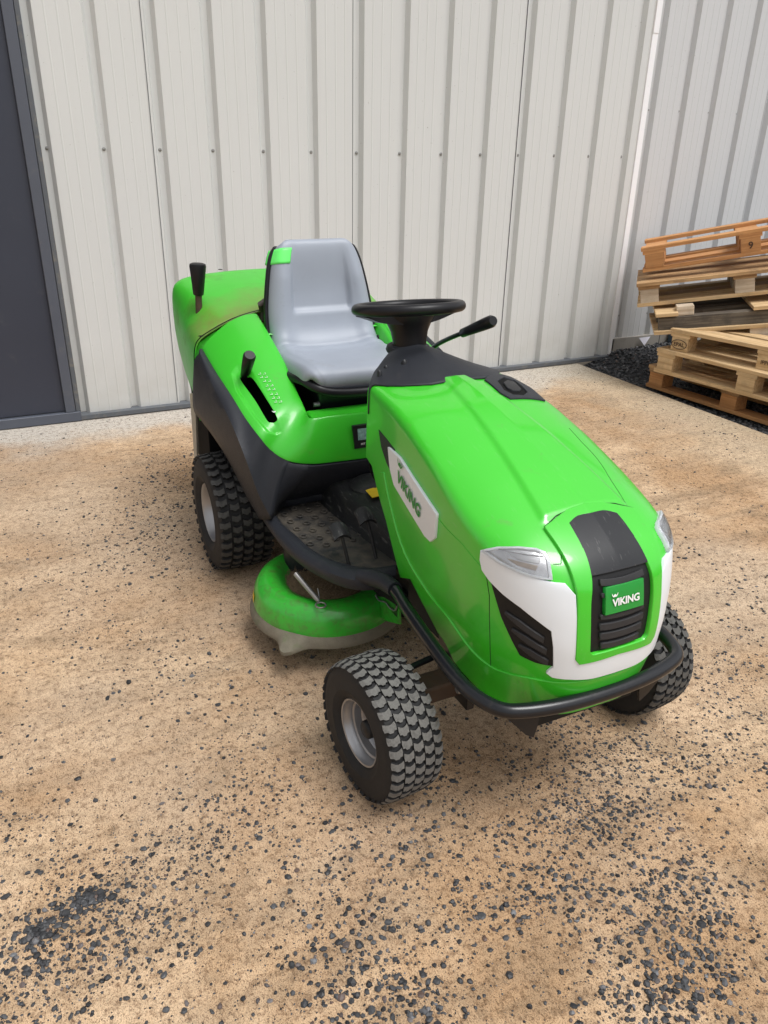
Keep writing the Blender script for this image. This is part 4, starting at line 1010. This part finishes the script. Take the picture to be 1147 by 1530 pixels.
m_wtrim = metal('white_flashing', (.90, .90, .92), .02)
m_screw = M('screw_zinc', (.30, .30, .29), .45, .1, 30, metal=.5)
wall = empty('metal_wall', 'pale cream ribbed metal wall behind the green mower', 'wall', (2.4, WY, 0))
wall2 = empty('metal_wall', 'grey ribbed metal wall behind the stacked wooden pallets', 'wall', (4.6, WY, 0))
PITCHX = .3005; X0 = .368
def wl(p): return np.array(p)-np.array([2.4, WY, 0])
def wl2(p): return np.array(p)-np.array([4.6, WY, 0])
def profile(x0, x1, ribs, d=.036, micro=True, bw=.034, cw=.016):
    pts = []
    for rx in ribs:
        pts += [(rx-bw, 0), (rx-cw, d), (rx+cw, d), (rx+bw, 0)]
    if micro:
        for i in range(len(ribs)+1):
            a = (ribs[i-1] if i > 0 else ribs[0]-PITCHX); 
            for f in (.30, .50, .70):
                c = a+PITCHX*f; pts += [(c-.005, 0), (c-.0015, -.0014), (c+.0015, -.0014), (c+.005, 0)]
    pts = sorted([p for p in pts if x0 < p[0] < x1])
    def yy(x): return np.interp(x, [p[0] for p in pts], [p[1] for p in pts])
    return [(x0, float(yy(x0)))]+pts+[(x1, float(yy(x1)))]
def sheet(x0, x1, ribs, zb, zt, m, parent, lf, yo=0, d=.036, micro=True):
    pr = profile(x0, x1, ribs, d, micro)
    rows = [[lf((x, WY+y+yo, z)) for x, y in pr] for z in (zb, .3, .8, 1.4, 2.0, 3.0, zt)]
    V, Fc = grid(rows); return mesh('cladding_sheet', V, Fc, m, parent, smooth=False, solid=.0015)
bounds = [.352, X0+PITCHX*2-.041, X0+PITCHX*6-.041, X0+PITCHX*10-.041, 4.372]
for i in range(4):
    ribs = [X0+PITCHX*k for k in range(14) if bounds[i]-.05 < X0+PITCHX*k < bounds[i+1]+.06]
    sheet(bounds[i], bounds[i+1]+(.012 if i < 3 else 0), ribs, .034, 4.6, m_clad, wall, wl, yo=-.0035*(i % 2))
    if i: box('lap_shadow', *sum([[a-2.4 for a in (bounds[i]-.0015, bounds[i]+.0007)], [-.006, .002]], []), .04, 4.6, m_flash, wall, bevel=0)  # thin dark strip standing in for the shadow line at the sheet overlap
# screws
def dome(name, c, r, m, parent):
    lathe(name, [(0, -.007), (r*.5, -.006), (r*.6, -.003), (r, -.002), (r, 0)], m, parent, seg=10, ctr=c)
for k in range(14):
    x = X0+PITCHX*k
    for z in (1.486, 3.0): dome('screw', wl((x+(.012 if k == 0 else 0), WY+.034, z)), .010, m_screw, wall)
for x_ in (0,):
    box('base_flashing', .30-2.4, 4.36-2.4, -.045, .03, .006, .034, m_flash, wall, bevel=.002)
    box('base_gap', .30-2.4, 4.36-2.4, .0, .03, .0, .02, m_ink, wall, bevel=0)
# white corner flashing
wt = box('corner_flashing', 4.372-2.4, 4.420-2.4, -.012, .03, .012, 2.28, m_wtrim, wall, bevel=.003)
box('corner_flashing', 4.3705-2.4, 4.4215-2.4, -.0145, .03, 2.262, 4.6, m_wtrim, wall, bevel=.003)
# right wall
r2 = [4.473+.2905*k for k in range(14)]
P0 = PITCHX; PITCHX = .2905
sheet(4.42, 5.60, r2[:5], .145, 4.6, m_clad2, wall2, wl2, yo=.004, micro=True)
sheet(5.60, 8.2, r2[4:], .150, 4.6, m_clad2, wall2, wl2, yo=.001, micro=True)
PITCHX = P0
for x in r2[:12]:
    for z in (1.797, .33, 3.2): dome('screw', wl2((x, WY+.036, z)), .0065, m_screw, wall2)
m_conc = M('concrete_plinth', (.30, .28, .25), .9, .15, 8, dirt=.25, dcol=(.16, .14, .11), bmp=.6, bs=60)
box('concrete_plinth', 4.40-4.6, 8.2-4.6, -.012, .25, -.05, .160, m_conc, wall2, bevel=.004)
for x in (4.9, 5.5, 6.3): box('plinth_joint', x-4.6-.002, x-4.6+.002, -.0135, -.010, .0, .158, m_ink, wall2, bevel=0)
box('downpipe', 4.985-4.6, 5.06-4.6, -.10, -.02, .02, .19, M('blue_grey_pipe', (.06, .10, .14), .5), wall2, bevel=.006)
mesh('torn_membrane', [wl2(p) for p in [(4.66, WY-.03, .150), (4.78, WY-.03, .152), (4.735, WY-.04, .105), (4.715, WY-.045, .085)]], [(0, 1, 2, 3)], M('white_film', (.72, .70, .78), .4), wall2, smooth=False, solid=.002)
# building mass behind
box('roof_edge', -6-2.4, 8.2-2.4, -.12, .2, 4.6, 4.9, m_doorf, wall, bevel=.01)
# door
door = empty('sliding_door', 'dark blue-grey metal door at the left end of the cream wall', 'door', (-.6, WY, 0))
def dl(x): return x+.6
box('door_leaf', dl(-2.2), dl(.262), -.022, .02, .066, 4.3, m_door, door, bevel=.002)
box('door_frame', dl(.262), dl(.318), -.045, .03, .060, 4.35, m_doorf, door, bevel=.003)
box('frame_edge', dl(.3205), dl(.346), -.036, .03, .050, 4.35, m_flash, door, bevel=.002)
box('door_sill', dl(-2.4), dl(.345), -.050, .03, .004, .060, m_doorf, door, bevel=.003)
box('door_header', dl(-2.4), dl(.346), -.05, .03, 4.355, 4.5, m_doorf, door)
box('wall_end', dl(-6), dl(-2.21), -.04, .05, 0, 4.6, m_clad, door)
# ================================================================ GROUND
def ground_mat():
    m, nt, b, N, L = nodes('sandy_slab'); geo = nt.nodes.new('ShaderNodeNewGeometry').outputs['Position']
    n1 = noise(nt, geo, 1.3, 7, .65, .4)
    c = mixc(nt, ramp(nt, n1, .42, .58), (.385, .25, .142), (.52, .38, .25))
    n2 = noise(nt, mapv(nt, geo, (1, 2.2, 1), (0, 0, .35)), 2.3, 8, .7, 1.2)
    c = mixc(nt, mathn(nt, 'MULTIPLY', ramp(nt, n2, .48, .62), .52), c, (.21, .148, .092))      # damp grey-brown wash marks
    n7 = noise(nt, mapv(nt, geo, (1.0, 4.5, 1), (0, 0, -.45)), 1.5, 7, .7, .6); c = mixc(nt, mathn(nt, 'MULTIPLY', ramp(nt, n7, .50, .64), .38), c, (.20, .145, .095))
    n5 = noise(nt, geo, .45, 4); c = mixc(nt, mathn(nt, 'MULTIPLY', ramp(nt, n5, .45, .58), .5), c, (.45, .365, .28))
    n6 = noise(nt, geo, 14, 6, .7); c = mixc(nt, mathn(nt, 'MULTIPLY', ramp(nt, n6, .50, .72), .40), c, (.22, .15, .09))
    # pale bare concrete along the wall and at the right edge
    sep = nt.nodes.new('ShaderNodeSeparateXYZ'); L(geo, sep.inputs[0])
    wob = mathn(nt, 'MULTIPLY', mathn(nt, 'SUBTRACT', noise(nt, geo, 2.2, 5), .5), .9)
    mr = nt.nodes.new('ShaderNodeMapRange'); L(mathn(nt, 'ADD', sep.outputs[1], wob), mr.inputs[0]); mr.inputs[1].default_value = 4.30; mr.inputs[2].default_value = 4.68; mr.interpolation_type = 'SMOOTHSTEP'
    c = mixc(nt, mathn(nt, 'MULTIPLY', mr.outputs[0], .95), c, (.47, .44, .395))
    mr2 = nt.nodes.new('ShaderNodeMapRange'); L(mathn(nt, 'ADD', sep.outputs[0], wob), mr2.inputs[0]); mr2.inputs[1].default_value = 3.2; mr2.inputs[2].default_value = 4.1; mr2.interpolation_type = 'SMOOTHSTEP'
    c = mixc(nt, mathn(nt, 'MULTIPLY', mr2.outputs[0], .5), c, (.40, .35, .25))
    # fine sandy fibres and grains
    f1 = noise(nt, mapv(nt, geo, (190, 85, 150), (0, 0, .5)), 1, 5, .85); f2 = noise(nt, geo, 330, 2)
    fa = noise(nt, geo, 42, 6, .8)
    c = mixc(nt, mathn(nt, 'MULTIPLY', ramp(nt, fa, .50, .60), .8), c, (.48, .44, .42), 'MULTIPLY')
    c = mixc(nt, mathn(nt, 'MULTIPLY', ramp(nt, f1, .51, .58), .9), c, (.34, .32, .32), 'MULTIPLY')
    c = mixc(nt, mathn(nt, 'MULTIPLY', ramp(nt, f1, .47, .39), .9), c, (1.45, 1.42, 1.38), 'MULTIPLY')
    c = mixc(nt, mathn(nt, 'MULTIPLY', ramp(nt, f2, .57, .62), .7), c, (.3, .3, .3), 'MULTIPLY')
    f3 = noise(nt, geo, 150, 3); f3m = noise(nt, geo, 2.5, 3)
    c = mixc(nt, mathn(nt, 'MULTIPLY', mathn(nt, 'MULTIPLY', ramp(nt, f3, .62, .68), ramp(nt, f3m, .35, .6)), .8), c, (.06, .055, .05))
    L(c, b.inputs['Base Color']); b.inputs['Roughness'].default_value = .92; b.inputs['Specular IOR Level'].default_value = .2
    h = mathn(nt, 'ADD', mathn(nt, 'MULTIPLY', f1, .8), mathn(nt, 'MULTIPLY', f2, .5)); bump(nt, b, h, .35, .003)
    return m
m_ground = ground_mat()
SX = 4.055
def struct(name, V, Fc, m, **k):
    o = mesh(name, V, Fc, m, None, **k); o['kind'] = 'structure'; return o
struct('ground', *grid([[(x, y, -.14) for x in (-600, -20, 20, 600)] for y in (-600, -20, 20, 600)]), M('yard_earth', (.24, .20, .15), .95, .3, .5), smooth=False)
V = [(-14, -14, 0), (SX+.03, -14, 0), (SX, 2.0, 0), (SX+.0, 4.95, 0), (-14, 4.95, 0)]
V += [(x, y, -.13) for x, y, z in V]
struct('concrete_slab', V, [(0, 1, 2, 3, 4), (9, 8, 7, 6, 5)]+[(i, (i+1) % 5, 5+(i+1) % 5, 5+i) for i in range(5)], m_ground, smooth=False, bevel=.006)
# gravel bed base
m_gbase = M('gravel_bed_base', (.03, .031, .035), .9, .5, 60, bmp=1, bs=90)
def gz(x, y): return -.035+.105*np.clip((y-4.15)/.65, 0, 1)**1.4*np.clip((x-4.12)/.35, 0, 1)+.02*np.sin(x*5+y*3)*np.clip((x-4.2), 0, 1)
gx = np.linspace(SX+.001, 9.5, 60); gy = np.linspace(-6, 4.87, 90)
struct('gravel_bed', *grid([[(x, y, float(gz(x, y))-.006) for x in gx] for y in gy]), m_gbase)
# ---- stones
ICO_V = None
def ico():
    t = (1+5**.5)/2; V = np.array([(-1, t, 0), (1, t, 0), (-1, -t, 0), (1, -t, 0), (0, -1, t), (0, 1, t), (0, -1, -t), (0, 1, -t), (t, 0, -1), (t, 0, 1), (-t, 0, -1), (-t, 0, 1)], float); V /= np.linalg.norm(V[0])
    Fc = np.array([(0, 11, 5), (0, 5, 1), (0, 1, 7), (0, 7, 10), (0, 10, 11), (1, 5, 9), (5, 11, 4), (11, 10, 2), (10, 7, 6), (7, 1, 8), (3, 9, 4), (3, 4, 2), (3, 2, 6), (3, 6, 8), (3, 8, 9), (4, 9, 5), (2, 4, 11), (6, 2, 10), (8, 6, 7), (9, 8, 1)]); return V, Fc
IV, IF = ico()
OV = np.array([(1, 0, 0), (-1, 0, 0), (0, 1, 0), (0, -1, 0), (0, 0, 1), (0, 0, -1)], float); OF = np.array([(0, 2, 4), (2, 1, 4), (1, 3, 4), (3, 0, 4), (2, 0, 5), (1, 2, 5), (3, 1, 5), (0, 3, 5)])
def stones(name, pos, size, m, sink=.35, flat=(.45, .9), low=False):
    IV, IF = (OV, OF) if low else (globals()['IV'], globals()['IF']); KV, KF = len(IV), len(IF)
    n = len(pos); V = np.repeat(IV[None], n, 0)
    V = V*(1+RNG.uniform(-.28, .22, (n, KV, 1)))
    V = V*np.stack([RNG.uniform(.7, 1.25, n), RNG.uniform(.7, 1.2, n), RNG.uniform(flat[0], flat[1], n)], 1)[:, None, :]
    a = RNG.uniform(0, 2*np.pi, n); tl = RNG.normal(0, .3, n); ca, sa = np.cos(a), np.sin(a)
    ct, st = np.cos(tl), np.sin(tl); x, y, z = V[..., 0].copy(), V[..., 1].copy(), V[..., 2].copy()
    y, z = y*ct[:, None]-z*st[:, None], y*st[:, None]+z*ct[:, None]
    x, y = x*ca[:, None]-y*sa[:, None], x*sa[:, None]+y*ca[:, None]
    V = np.stack([x, y, z], 2)*size[:, None, None]*.5
    V += pos[:, None, :]; V[..., 2] += (size*sink*.5)[:, None]
    me = bpy.data.meshes.new(name); nv = n*KV; nf = n*KF
    Fa = (IF[None]+np.arange(n)[:, None, None]*KV).reshape(-1)
    me.vertices.add(nv); me.vertices.foreach_set('co', V.reshape(-1)); me.loops.add(nf*3); me.loops.foreach_set('vertex_index', Fa)
    me.polygons.add(nf); me.polygons.foreach_set('loop_start', np.arange(nf)*3); me.polygons.foreach_set('loop_total', np.full(nf, 3)) if False else None
    col = me.attributes.new('tone', 'FLOAT', 'POINT'); col.data.foreach_set('value', np.repeat(RNG.random(n), KV))
    me.update(calc_edges=True); me.validate(); me.shade_flat(); me.materials.append(m)
    o = bpy.data.objects.new(name, me); link(o); o['kind'] = 'stuff'; return o
def stone_mat(name, lo, hi, brown=.12):
    m, nt, b, N, L = nodes(name); at = nt.nodes.new('ShaderNodeAttribute'); at.attribute_name = 'tone'
    geo = nt.nodes.new('ShaderNodeNewGeometry').outputs['Position']
    r = nt.nodes.new('ShaderNodeValToRGB'); e = r.color_ramp.elements; e[0].position = 0; e[0].color = (*lo, 1); e[1].position = 1; e[1].color = (*hi, 1)
    x = e.new(.55); x.color = tuple(lo[i]*.6+hi[i]*.22 for i in range(3))+(1,)
    x = e.new(.9); x.color = tuple(lo[i]*.5+hi[i]*.4 for i in range(3))+(1,)
    x = e.new(.93); x.color = (.10, .06, .045, 1)
    L(at.outputs['Fac'], r.inputs[0]); n = noise(nt, geo, 260, 3); c = mixc(nt, mathn(nt, 'MULTIPLY', ramp(nt, n, .5, .7), .22), r.outputs[0], (.10, .10, .105))
    L(c, b.inputs['Base Color']); b.inputs['Roughness'].default_value = .55; return m
m_stone = stone_mat('dark_chippings', (.009, .009, .011), (.15, .155, .165))
m_gravel = stone_mat('dark_gravel', (.016, .017, .020), (.22, .225, .235))
def gpx(u, v): p = UW(u, v, 'z', 0); return p[:2]
P_, S_ = [], []
def add(pts, sizes):
    P_.append(np.array(pts)); S_.append(np.array(sizes))
# clustered drifts; centre and spread measured on the photo
def blob(u, v, su, sv, n, smin, smax, rot=0):
    c = gpx(u, v); ex = gpx(u+su, v-su*rot)-c; ey = gpx(u, v-sv)-c
    n = int(n*.8); q = RNG.normal(0, .78, (n, 2)); p = c+q[:, :1]*ex+q[:, 1:]*ey
    s = smin+(smax-smin)*RNG.random(n)**3; add(p, s)
# near field general scatter, uniform in ground area with density falling away from the camera
def field(n, x0, x1, y0, y1, smin, smax, dens, pw=3):
    p = np.stack([RNG.uniform(x0, x1, n), RNG.uniform(y0, y1, n)], 1); k = np.array([dens(a, b) for a, b in p]); p = p[RNG.random(n) < k]
    s = smin+(smax-smin)*RNG.random(len(p))**pw; add(p, s)
from mathutils import noise as mn
def dens(x, y):
    g = mn.noise(Vector((x*2.2, y*2.2, 3)))*.9+mn.noise(Vector((x*6, y*6, 9)))*.8
    d = np.interp(y, [.5, 1.0, 1.5, 2.0, 2.8, 4.9], [1.05, .85, .62, .42, .17, .05])+np.interp(x, [.6, 1.6, 2.6], [0, .06, -.02])*np.interp(y, [1, 2], [1, 0])
    return d*np.clip(.50+g*1.5, .06, 2.0)
field(34000, -1.0, 4.0, .25, 4.8, .004, .015, dens, 2.2)
field(3300, -.8, 2.5, .3, 2.2, .009, .020, lambda x, y: dens(x, y)*.8, 2)
field(1500, -1.2, 4.0, 2.0, 4.8, .004, .013, lambda x, y: .42*np.clip(.6+mn.noise(Vector((x*3, y*3, 1)))*1.5, 0, 1), 2)
for b in [(235, 760, 65, 50, 520, .006, .018, .2), (275, 700, 45, 25, 260, .006, .016, 0), (215, 810, 60, 45, 200, .006, .016, 0), (90, 880, 90, 60, 170, .004, .013, 0), (180, 960, 110, 60, 170, .004, .013, 0), (110, 1385, 75, 60, 420, .005, .017, .45), (50, 1460, 80, 60, 330, .005, .016, .3), (60, 1390, 22, 16, 170, .008, .022, .3), (130, 1345, 24, 14, 150, .008, .022, .3), (210, 1390, 70, 60, 300, .005, .016, .3), (330, 1230, 90, 60, 330, .005, .015, .2), (370, 1130, 60, 40, 120, .005, .013, 0), (900, 1130, 90, 50, 700, .005, .013, 0), (860, 1220, 80, 35, 480, .005, .015, .1), (1060, 1130, 90, 45, 330, .005, .013, 0), (1000, 1330, 90, 50, 450, .006, .016, 0), (980, 1490, 80, 55, 380, .006, .020, 0), (1060, 1420, 60, 60, 260, .006, .020, 0), (820, 1330, 60, 35, 220, .006, .016, 0), (700, 1330, 110, 90, 330, .005, .018, 0), (560, 1400, 120, 60, 260, .006, .018, 0), (600, 1510, 90, 40, 260, .007, .020, 0), (1090, 1010, 70, 45, 260, .004, .012, 0), (270, 1290, 130, 60, 240, .005, .014, .1), (60, 1250, 60, 50, 130, .005, .014, 0), (720, 1150, 80, 40, 160, .004, .012, 0)]: blob(*b)
def grit():
    n = 190000; p = np.stack([RNG.uniform(-1.0, 4.0, n), RNG.uniform(.25, 4.8, n)], 1)
    big = np.vstack(P_); H_, xe, ye = np.histogram2d(big[:, 0], big[:, 1], bins=(100, 90), range=((-1, 4), (.25, 4.8))); H_ = np.minimum(H_/10., 1.2)
    ix = np.clip(((p[:, 0]+1)/.05).astype(int), 0, 99); iy = np.clip(((p[:, 1]-.25)/(4.55/90)).astype(int), 0, 89)
    k = H_[ix, iy]*.62+.10*np.interp(p[:, 1], [.5, 2, 4.8], [1, .8, .2]); p = p[RNG.random(n) < k]; p = p[(p[:, 0] < SX-.01) & (p[:, 1] < 4.82)]
    stones('dark_grit', np.c_[p, np.zeros(len(p))], .0018+.004*RNG.random(len(p))**2, m_stone, low=True)
grit()
pos = np.vstack(P_); siz = np.concatenate(S_)
ok = (pos[:, 0] < SX-.01) & (pos[:, 1] < 4.82)
for cx, cy, r in ((MX-.411, MY-1.34, .1), (MX+.411, MY-1.34, .1), (MX-.4217, MY, .12), (MX+.4217, MY, .12)): ok &= ~((np.abs(pos[:, 0]-cx) < r*.8) & (np.abs(pos[:, 1]-cy) < r*.7))
pos, siz = pos[ok], siz[ok]
stones('loose_gravel', np.c_[pos, np.zeros(len(pos))], siz, m_stone, sink=.15, flat=(.3, .75))
# gravel of the bed
n = 15000; gp_ = np.stack([RNG.uniform(SX+.004, 6.4, n), RNG.uniform(2.2, 4.86, n)], 1)
vis = gp_[:, 0] < 4.35+ (gp_[:, 1]-2.2)*.9
gp_ = gp_[vis]; z = gz(gp_[:, 0], gp_[:, 1])
stones('bed_gravel', np.c_[gp_, z], RNG.uniform(.012, .028, len(gp_)), m_gravel, sink=.1)
# ================================================================ PALLETS
def wood(name, c1, c2, grey=.0, rough=.75):
    m, nt, b, N, L = nodes(name); tc = nt.nodes.new('ShaderNodeTexCoord').outputs['Object']
    oi = nt.nodes.new('ShaderNodeObjectInfo').outputs['Random']
    off = nt.nodes.new('ShaderNodeVectorMath'); off.operation = 'ADD'; L(tc, off.inputs[0]); cb = nt.nodes.new('ShaderNodeCombineXYZ'); L(mathn(nt, 'MULTIPLY', oi, 37), cb.inputs[0]); L(mathn(nt, 'MULTIPLY', oi, 11), cb.inputs[1]); L(cb.outputs[0], off.inputs[1])
    v = off.outputs[0]
    g = noise(nt, mapv(nt, v, (2.5, 60, 60)), 1, 5, .6, .3); c = mixc(nt, ramp(nt, g, .40, .60), c1, c2)
    c = mixc(nt, mathn(nt, 'MULTIPLY', mathn(nt, 'SUBTRACT', oi, .2), .5), c, [x*.68 for x in c1])
    d = noise(nt, v, 7, 6, .7); c = mixc(nt, mathn(nt, 'MULTIPLY', ramp(nt, d, .50, .72), .35+grey), c, (.13, .10, .07) if not grey else (.035, .03, .026))
    L(c, b.inputs['Base Color']); b.inputs['Roughness'].default_value = rough; bump(nt, b, g, .5, .003); return m
m_wo = wood('orange_pine', (.42, .19, .065), (.58, .29, .11))
m_wy = wood('yellow_pine', (.50, .33, .16), (.70, .50, .28))
m_wb = wood('brown_pine', (.33, .19, .085), (.52, .33, .16), .12)
m_wg = wood('weathered_grey', (.075, .06, .045), (.17, .14, .105), .5)
m_wc = wood('chip_block', (.46, .36, .26), (.60, .50, .38))
PB = {}
def pboard(key, sx, sy, sz):
    k = (round(sx, 3), round(sy, 3), round(sz, 3))
    if k not in PB:
        V, Fc = boxg(-sx/2, sx/2, -sy/2, sy/2, -sz/2, sz/2); me = bpy.data.meshes.new(key); bm = bmesh.new()
        vs = [bm.verts.new(v) for v in V]
        for f in Fc: bm.faces.new([vs[i] for i in f])
        bmesh.ops.bevel(bm, geom=list(bm.edges), offset=.002, segments=1, affect='EDGES'); bm.to_mesh(me); bm.free(); PB[k] = me
    return PB[k]
def piece(name, parent, c, s, m, rz=0):
    me = pboard(name, *s); o = bpy.data.objects.new(name, me); link(o, parent); o.location = c; o.rotation_euler = (0, RNG.uniform(-.004, .004), rz+RNG.uniform(-.006, .006))
    if not me.materials: me.materials.append(m)
    o.material_slots[0].link = 'OBJECT'; o.material_slots[0].material = m; return o
K = 1.14; PL, PW = 1.2*K, .8*K; BH = .080*K; BT = .022*K
def pallet(label, L, ang, tilt, mats, roll=0, upside=False, decks=True, bot=True, blockm=None, skip=(), pw=.8*1.14):
    """origin: front left bottom corner, length along local +x"""
    t = bpy.data.objects.new('wooden_pallet', None); link(t); t['label'] = label; t['category'] = 'pallet'; t['group'] = 'wooden pallets in the leaning stack'
    t.location = L; dx = Vector((math.cos(R(ang))*math.cos(R(tilt)), math.sin(R(ang))*math.cos(R(tilt)), math.sin(R(tilt))))
    yv = Vector((0, 0, 1)).cross(dx).normalized(); zv = dx.cross(yv); 
    mt = Matrix((dx, yv, zv)).transposed().to_4x4()@Matrix.Rotation(R(roll), 4, 'X'); t.rotation_euler = mt.to_euler()
    bm_ = blockm or mats[0]; H_ = BT*3+BH
    def z(zz): return H_-zz if upside else zz
    xs = (.072*K, PL/2, PL-.072*K); ys = (.05*K, pw/2, pw-.05*K)
    if bot:
        for y, w in zip(ys, (.10, .145, .10)): piece('bottom_board', t, (PL/2, y, z(BT/2)), (PL, w*K, BT), mats[0])
    for i, x in enumerate(xs):
        for j, (y, w) in enumerate(zip(ys, (.10, .145, .10))):
            if (i, j) in skip: continue
            piece('block', t, (x, y, z(BT+BH/2)), (.105*K, w*K, BH), bm_)
    for x in xs: piece('cross_board', t, (x, pw/2, z(BT+BH+BT/2)), (.125*K, pw, BT), mats[1])
    if decks:
        for y, w in zip((.0725, .235, .40, .565, .7275), (.145, .10, .145, .10, .145)):
            piece('deck_board', t, (PL/2, y*pw/.8, z(BT*2+BH+BT/2)), (PL, w*K, BT), mats[2])
    return t
def at(u, v, D):
    d = CR.T@np.array([(u-W/2)/F, (v-H/2)/F, 1.]); return CC+d/np.linalg.norm(d)*D
# bottom one stands on the gravel
p1 = pallet('orange-brown pallet lying on the gravel at the bottom of the stack', (4.125, 4.15, -.012), -84.8, .3, (m_wo, m_wb, m_wb))
p2 = pallet('light yellow pallet lying second from the bottom, just above the orange one', (4.045, 4.02, .140), -80.5, .2, (m_wy, m_wy, m_wy))
p3 = pallet('light pallet stamped EPAL in an oval on its corner block', (4.075, 3.955, .285), -76.5, .2, (m_wy, m_wy, m_wy))
p5 = pallet('brown pallet lying tilted directly below the topmost orange one', tuple(at(952, 460, 5.93)), -43, 10.5, (m_wy, m_wb, m_wb), blockm=m_wc, pw=.66)
p6 = pallet('orange pallet lying tilted and topmost on the stack', tuple(at(960, 408, 5.98)), -45, 13.0, (m_wo, m_wo, m_wo), decks=False, pw=.66)
for y in (.05*K, .66-.05*K): piece('deck_board', p6, (PL/2, y, BT*2+BH+BT/2), (PL, .10*K, BT), m_wo)
# fourth one: lies upside down, its boards below, a thick blackened bearer above
p4 = pallet('tilted pallet with a thick blackened beam, lying above the one stamped EPAL', tuple(at(977, 501, 5.78)), -40, 8.5, (m_wy, m_wy, m_wy), blockm=m_wc, decks=False, bot=False, pw=.66, skip=[(i, j) for i in range(3) for j in range(3)])
for y, w_, mm in ((.05, .10, m_wy), (.20, .10, m_wy), (.33, .14, m_wb), (.47, .10, m_wy), (.61, .10, m_wb)): piece('bottom_board', p4, (PL/2, y, BT*.5), (PL, w_*K, BT), mm)
for y in (.07, .33, .59): piece('bearer', p4, (PL/2+.02, y, BT+.042), (PL-.02, .09, .082), m_wg)
for x in (.20, .86): piece('block', p4, (x, .09, BT+.084+.032), (.11, .10, .062), m_wc)
for x in (.66, 1.26): piece('block', p4, (x, .06, -.050), (.12, .11, .098), m_wc)
# stamps
m_stamp = M('stamp_ink', (.05, .025, .015), .7, .2, 60)
def stamp(par, x, txt, oval, h):
    c = np.array([x, -.0035, BT+BH*.5])
    ink('stamp_letters', txt, m_stamp, par, c+np.array([0, 0, -h*.5]), (1, 0, 0), (0, 0, 1), h, ext=0.0, bold=.015, center=True)
    if oval:
        pts = [c+np.array([.055*math.cos(a), .0, .030*math.sin(a)]) for a in np.linspace(0, 2*math.pi, 32, endpoint=False)]
        tube('stamp_ring', pts, .0022, m_stamp, par, seg=6, closed=True)
stamp(p3, .072*K, 'EPAL', True, .026)
stamp(p6, PL/2, '9', False, .045)
stamp(p3, PL/2, 'IPPC', False, .024)
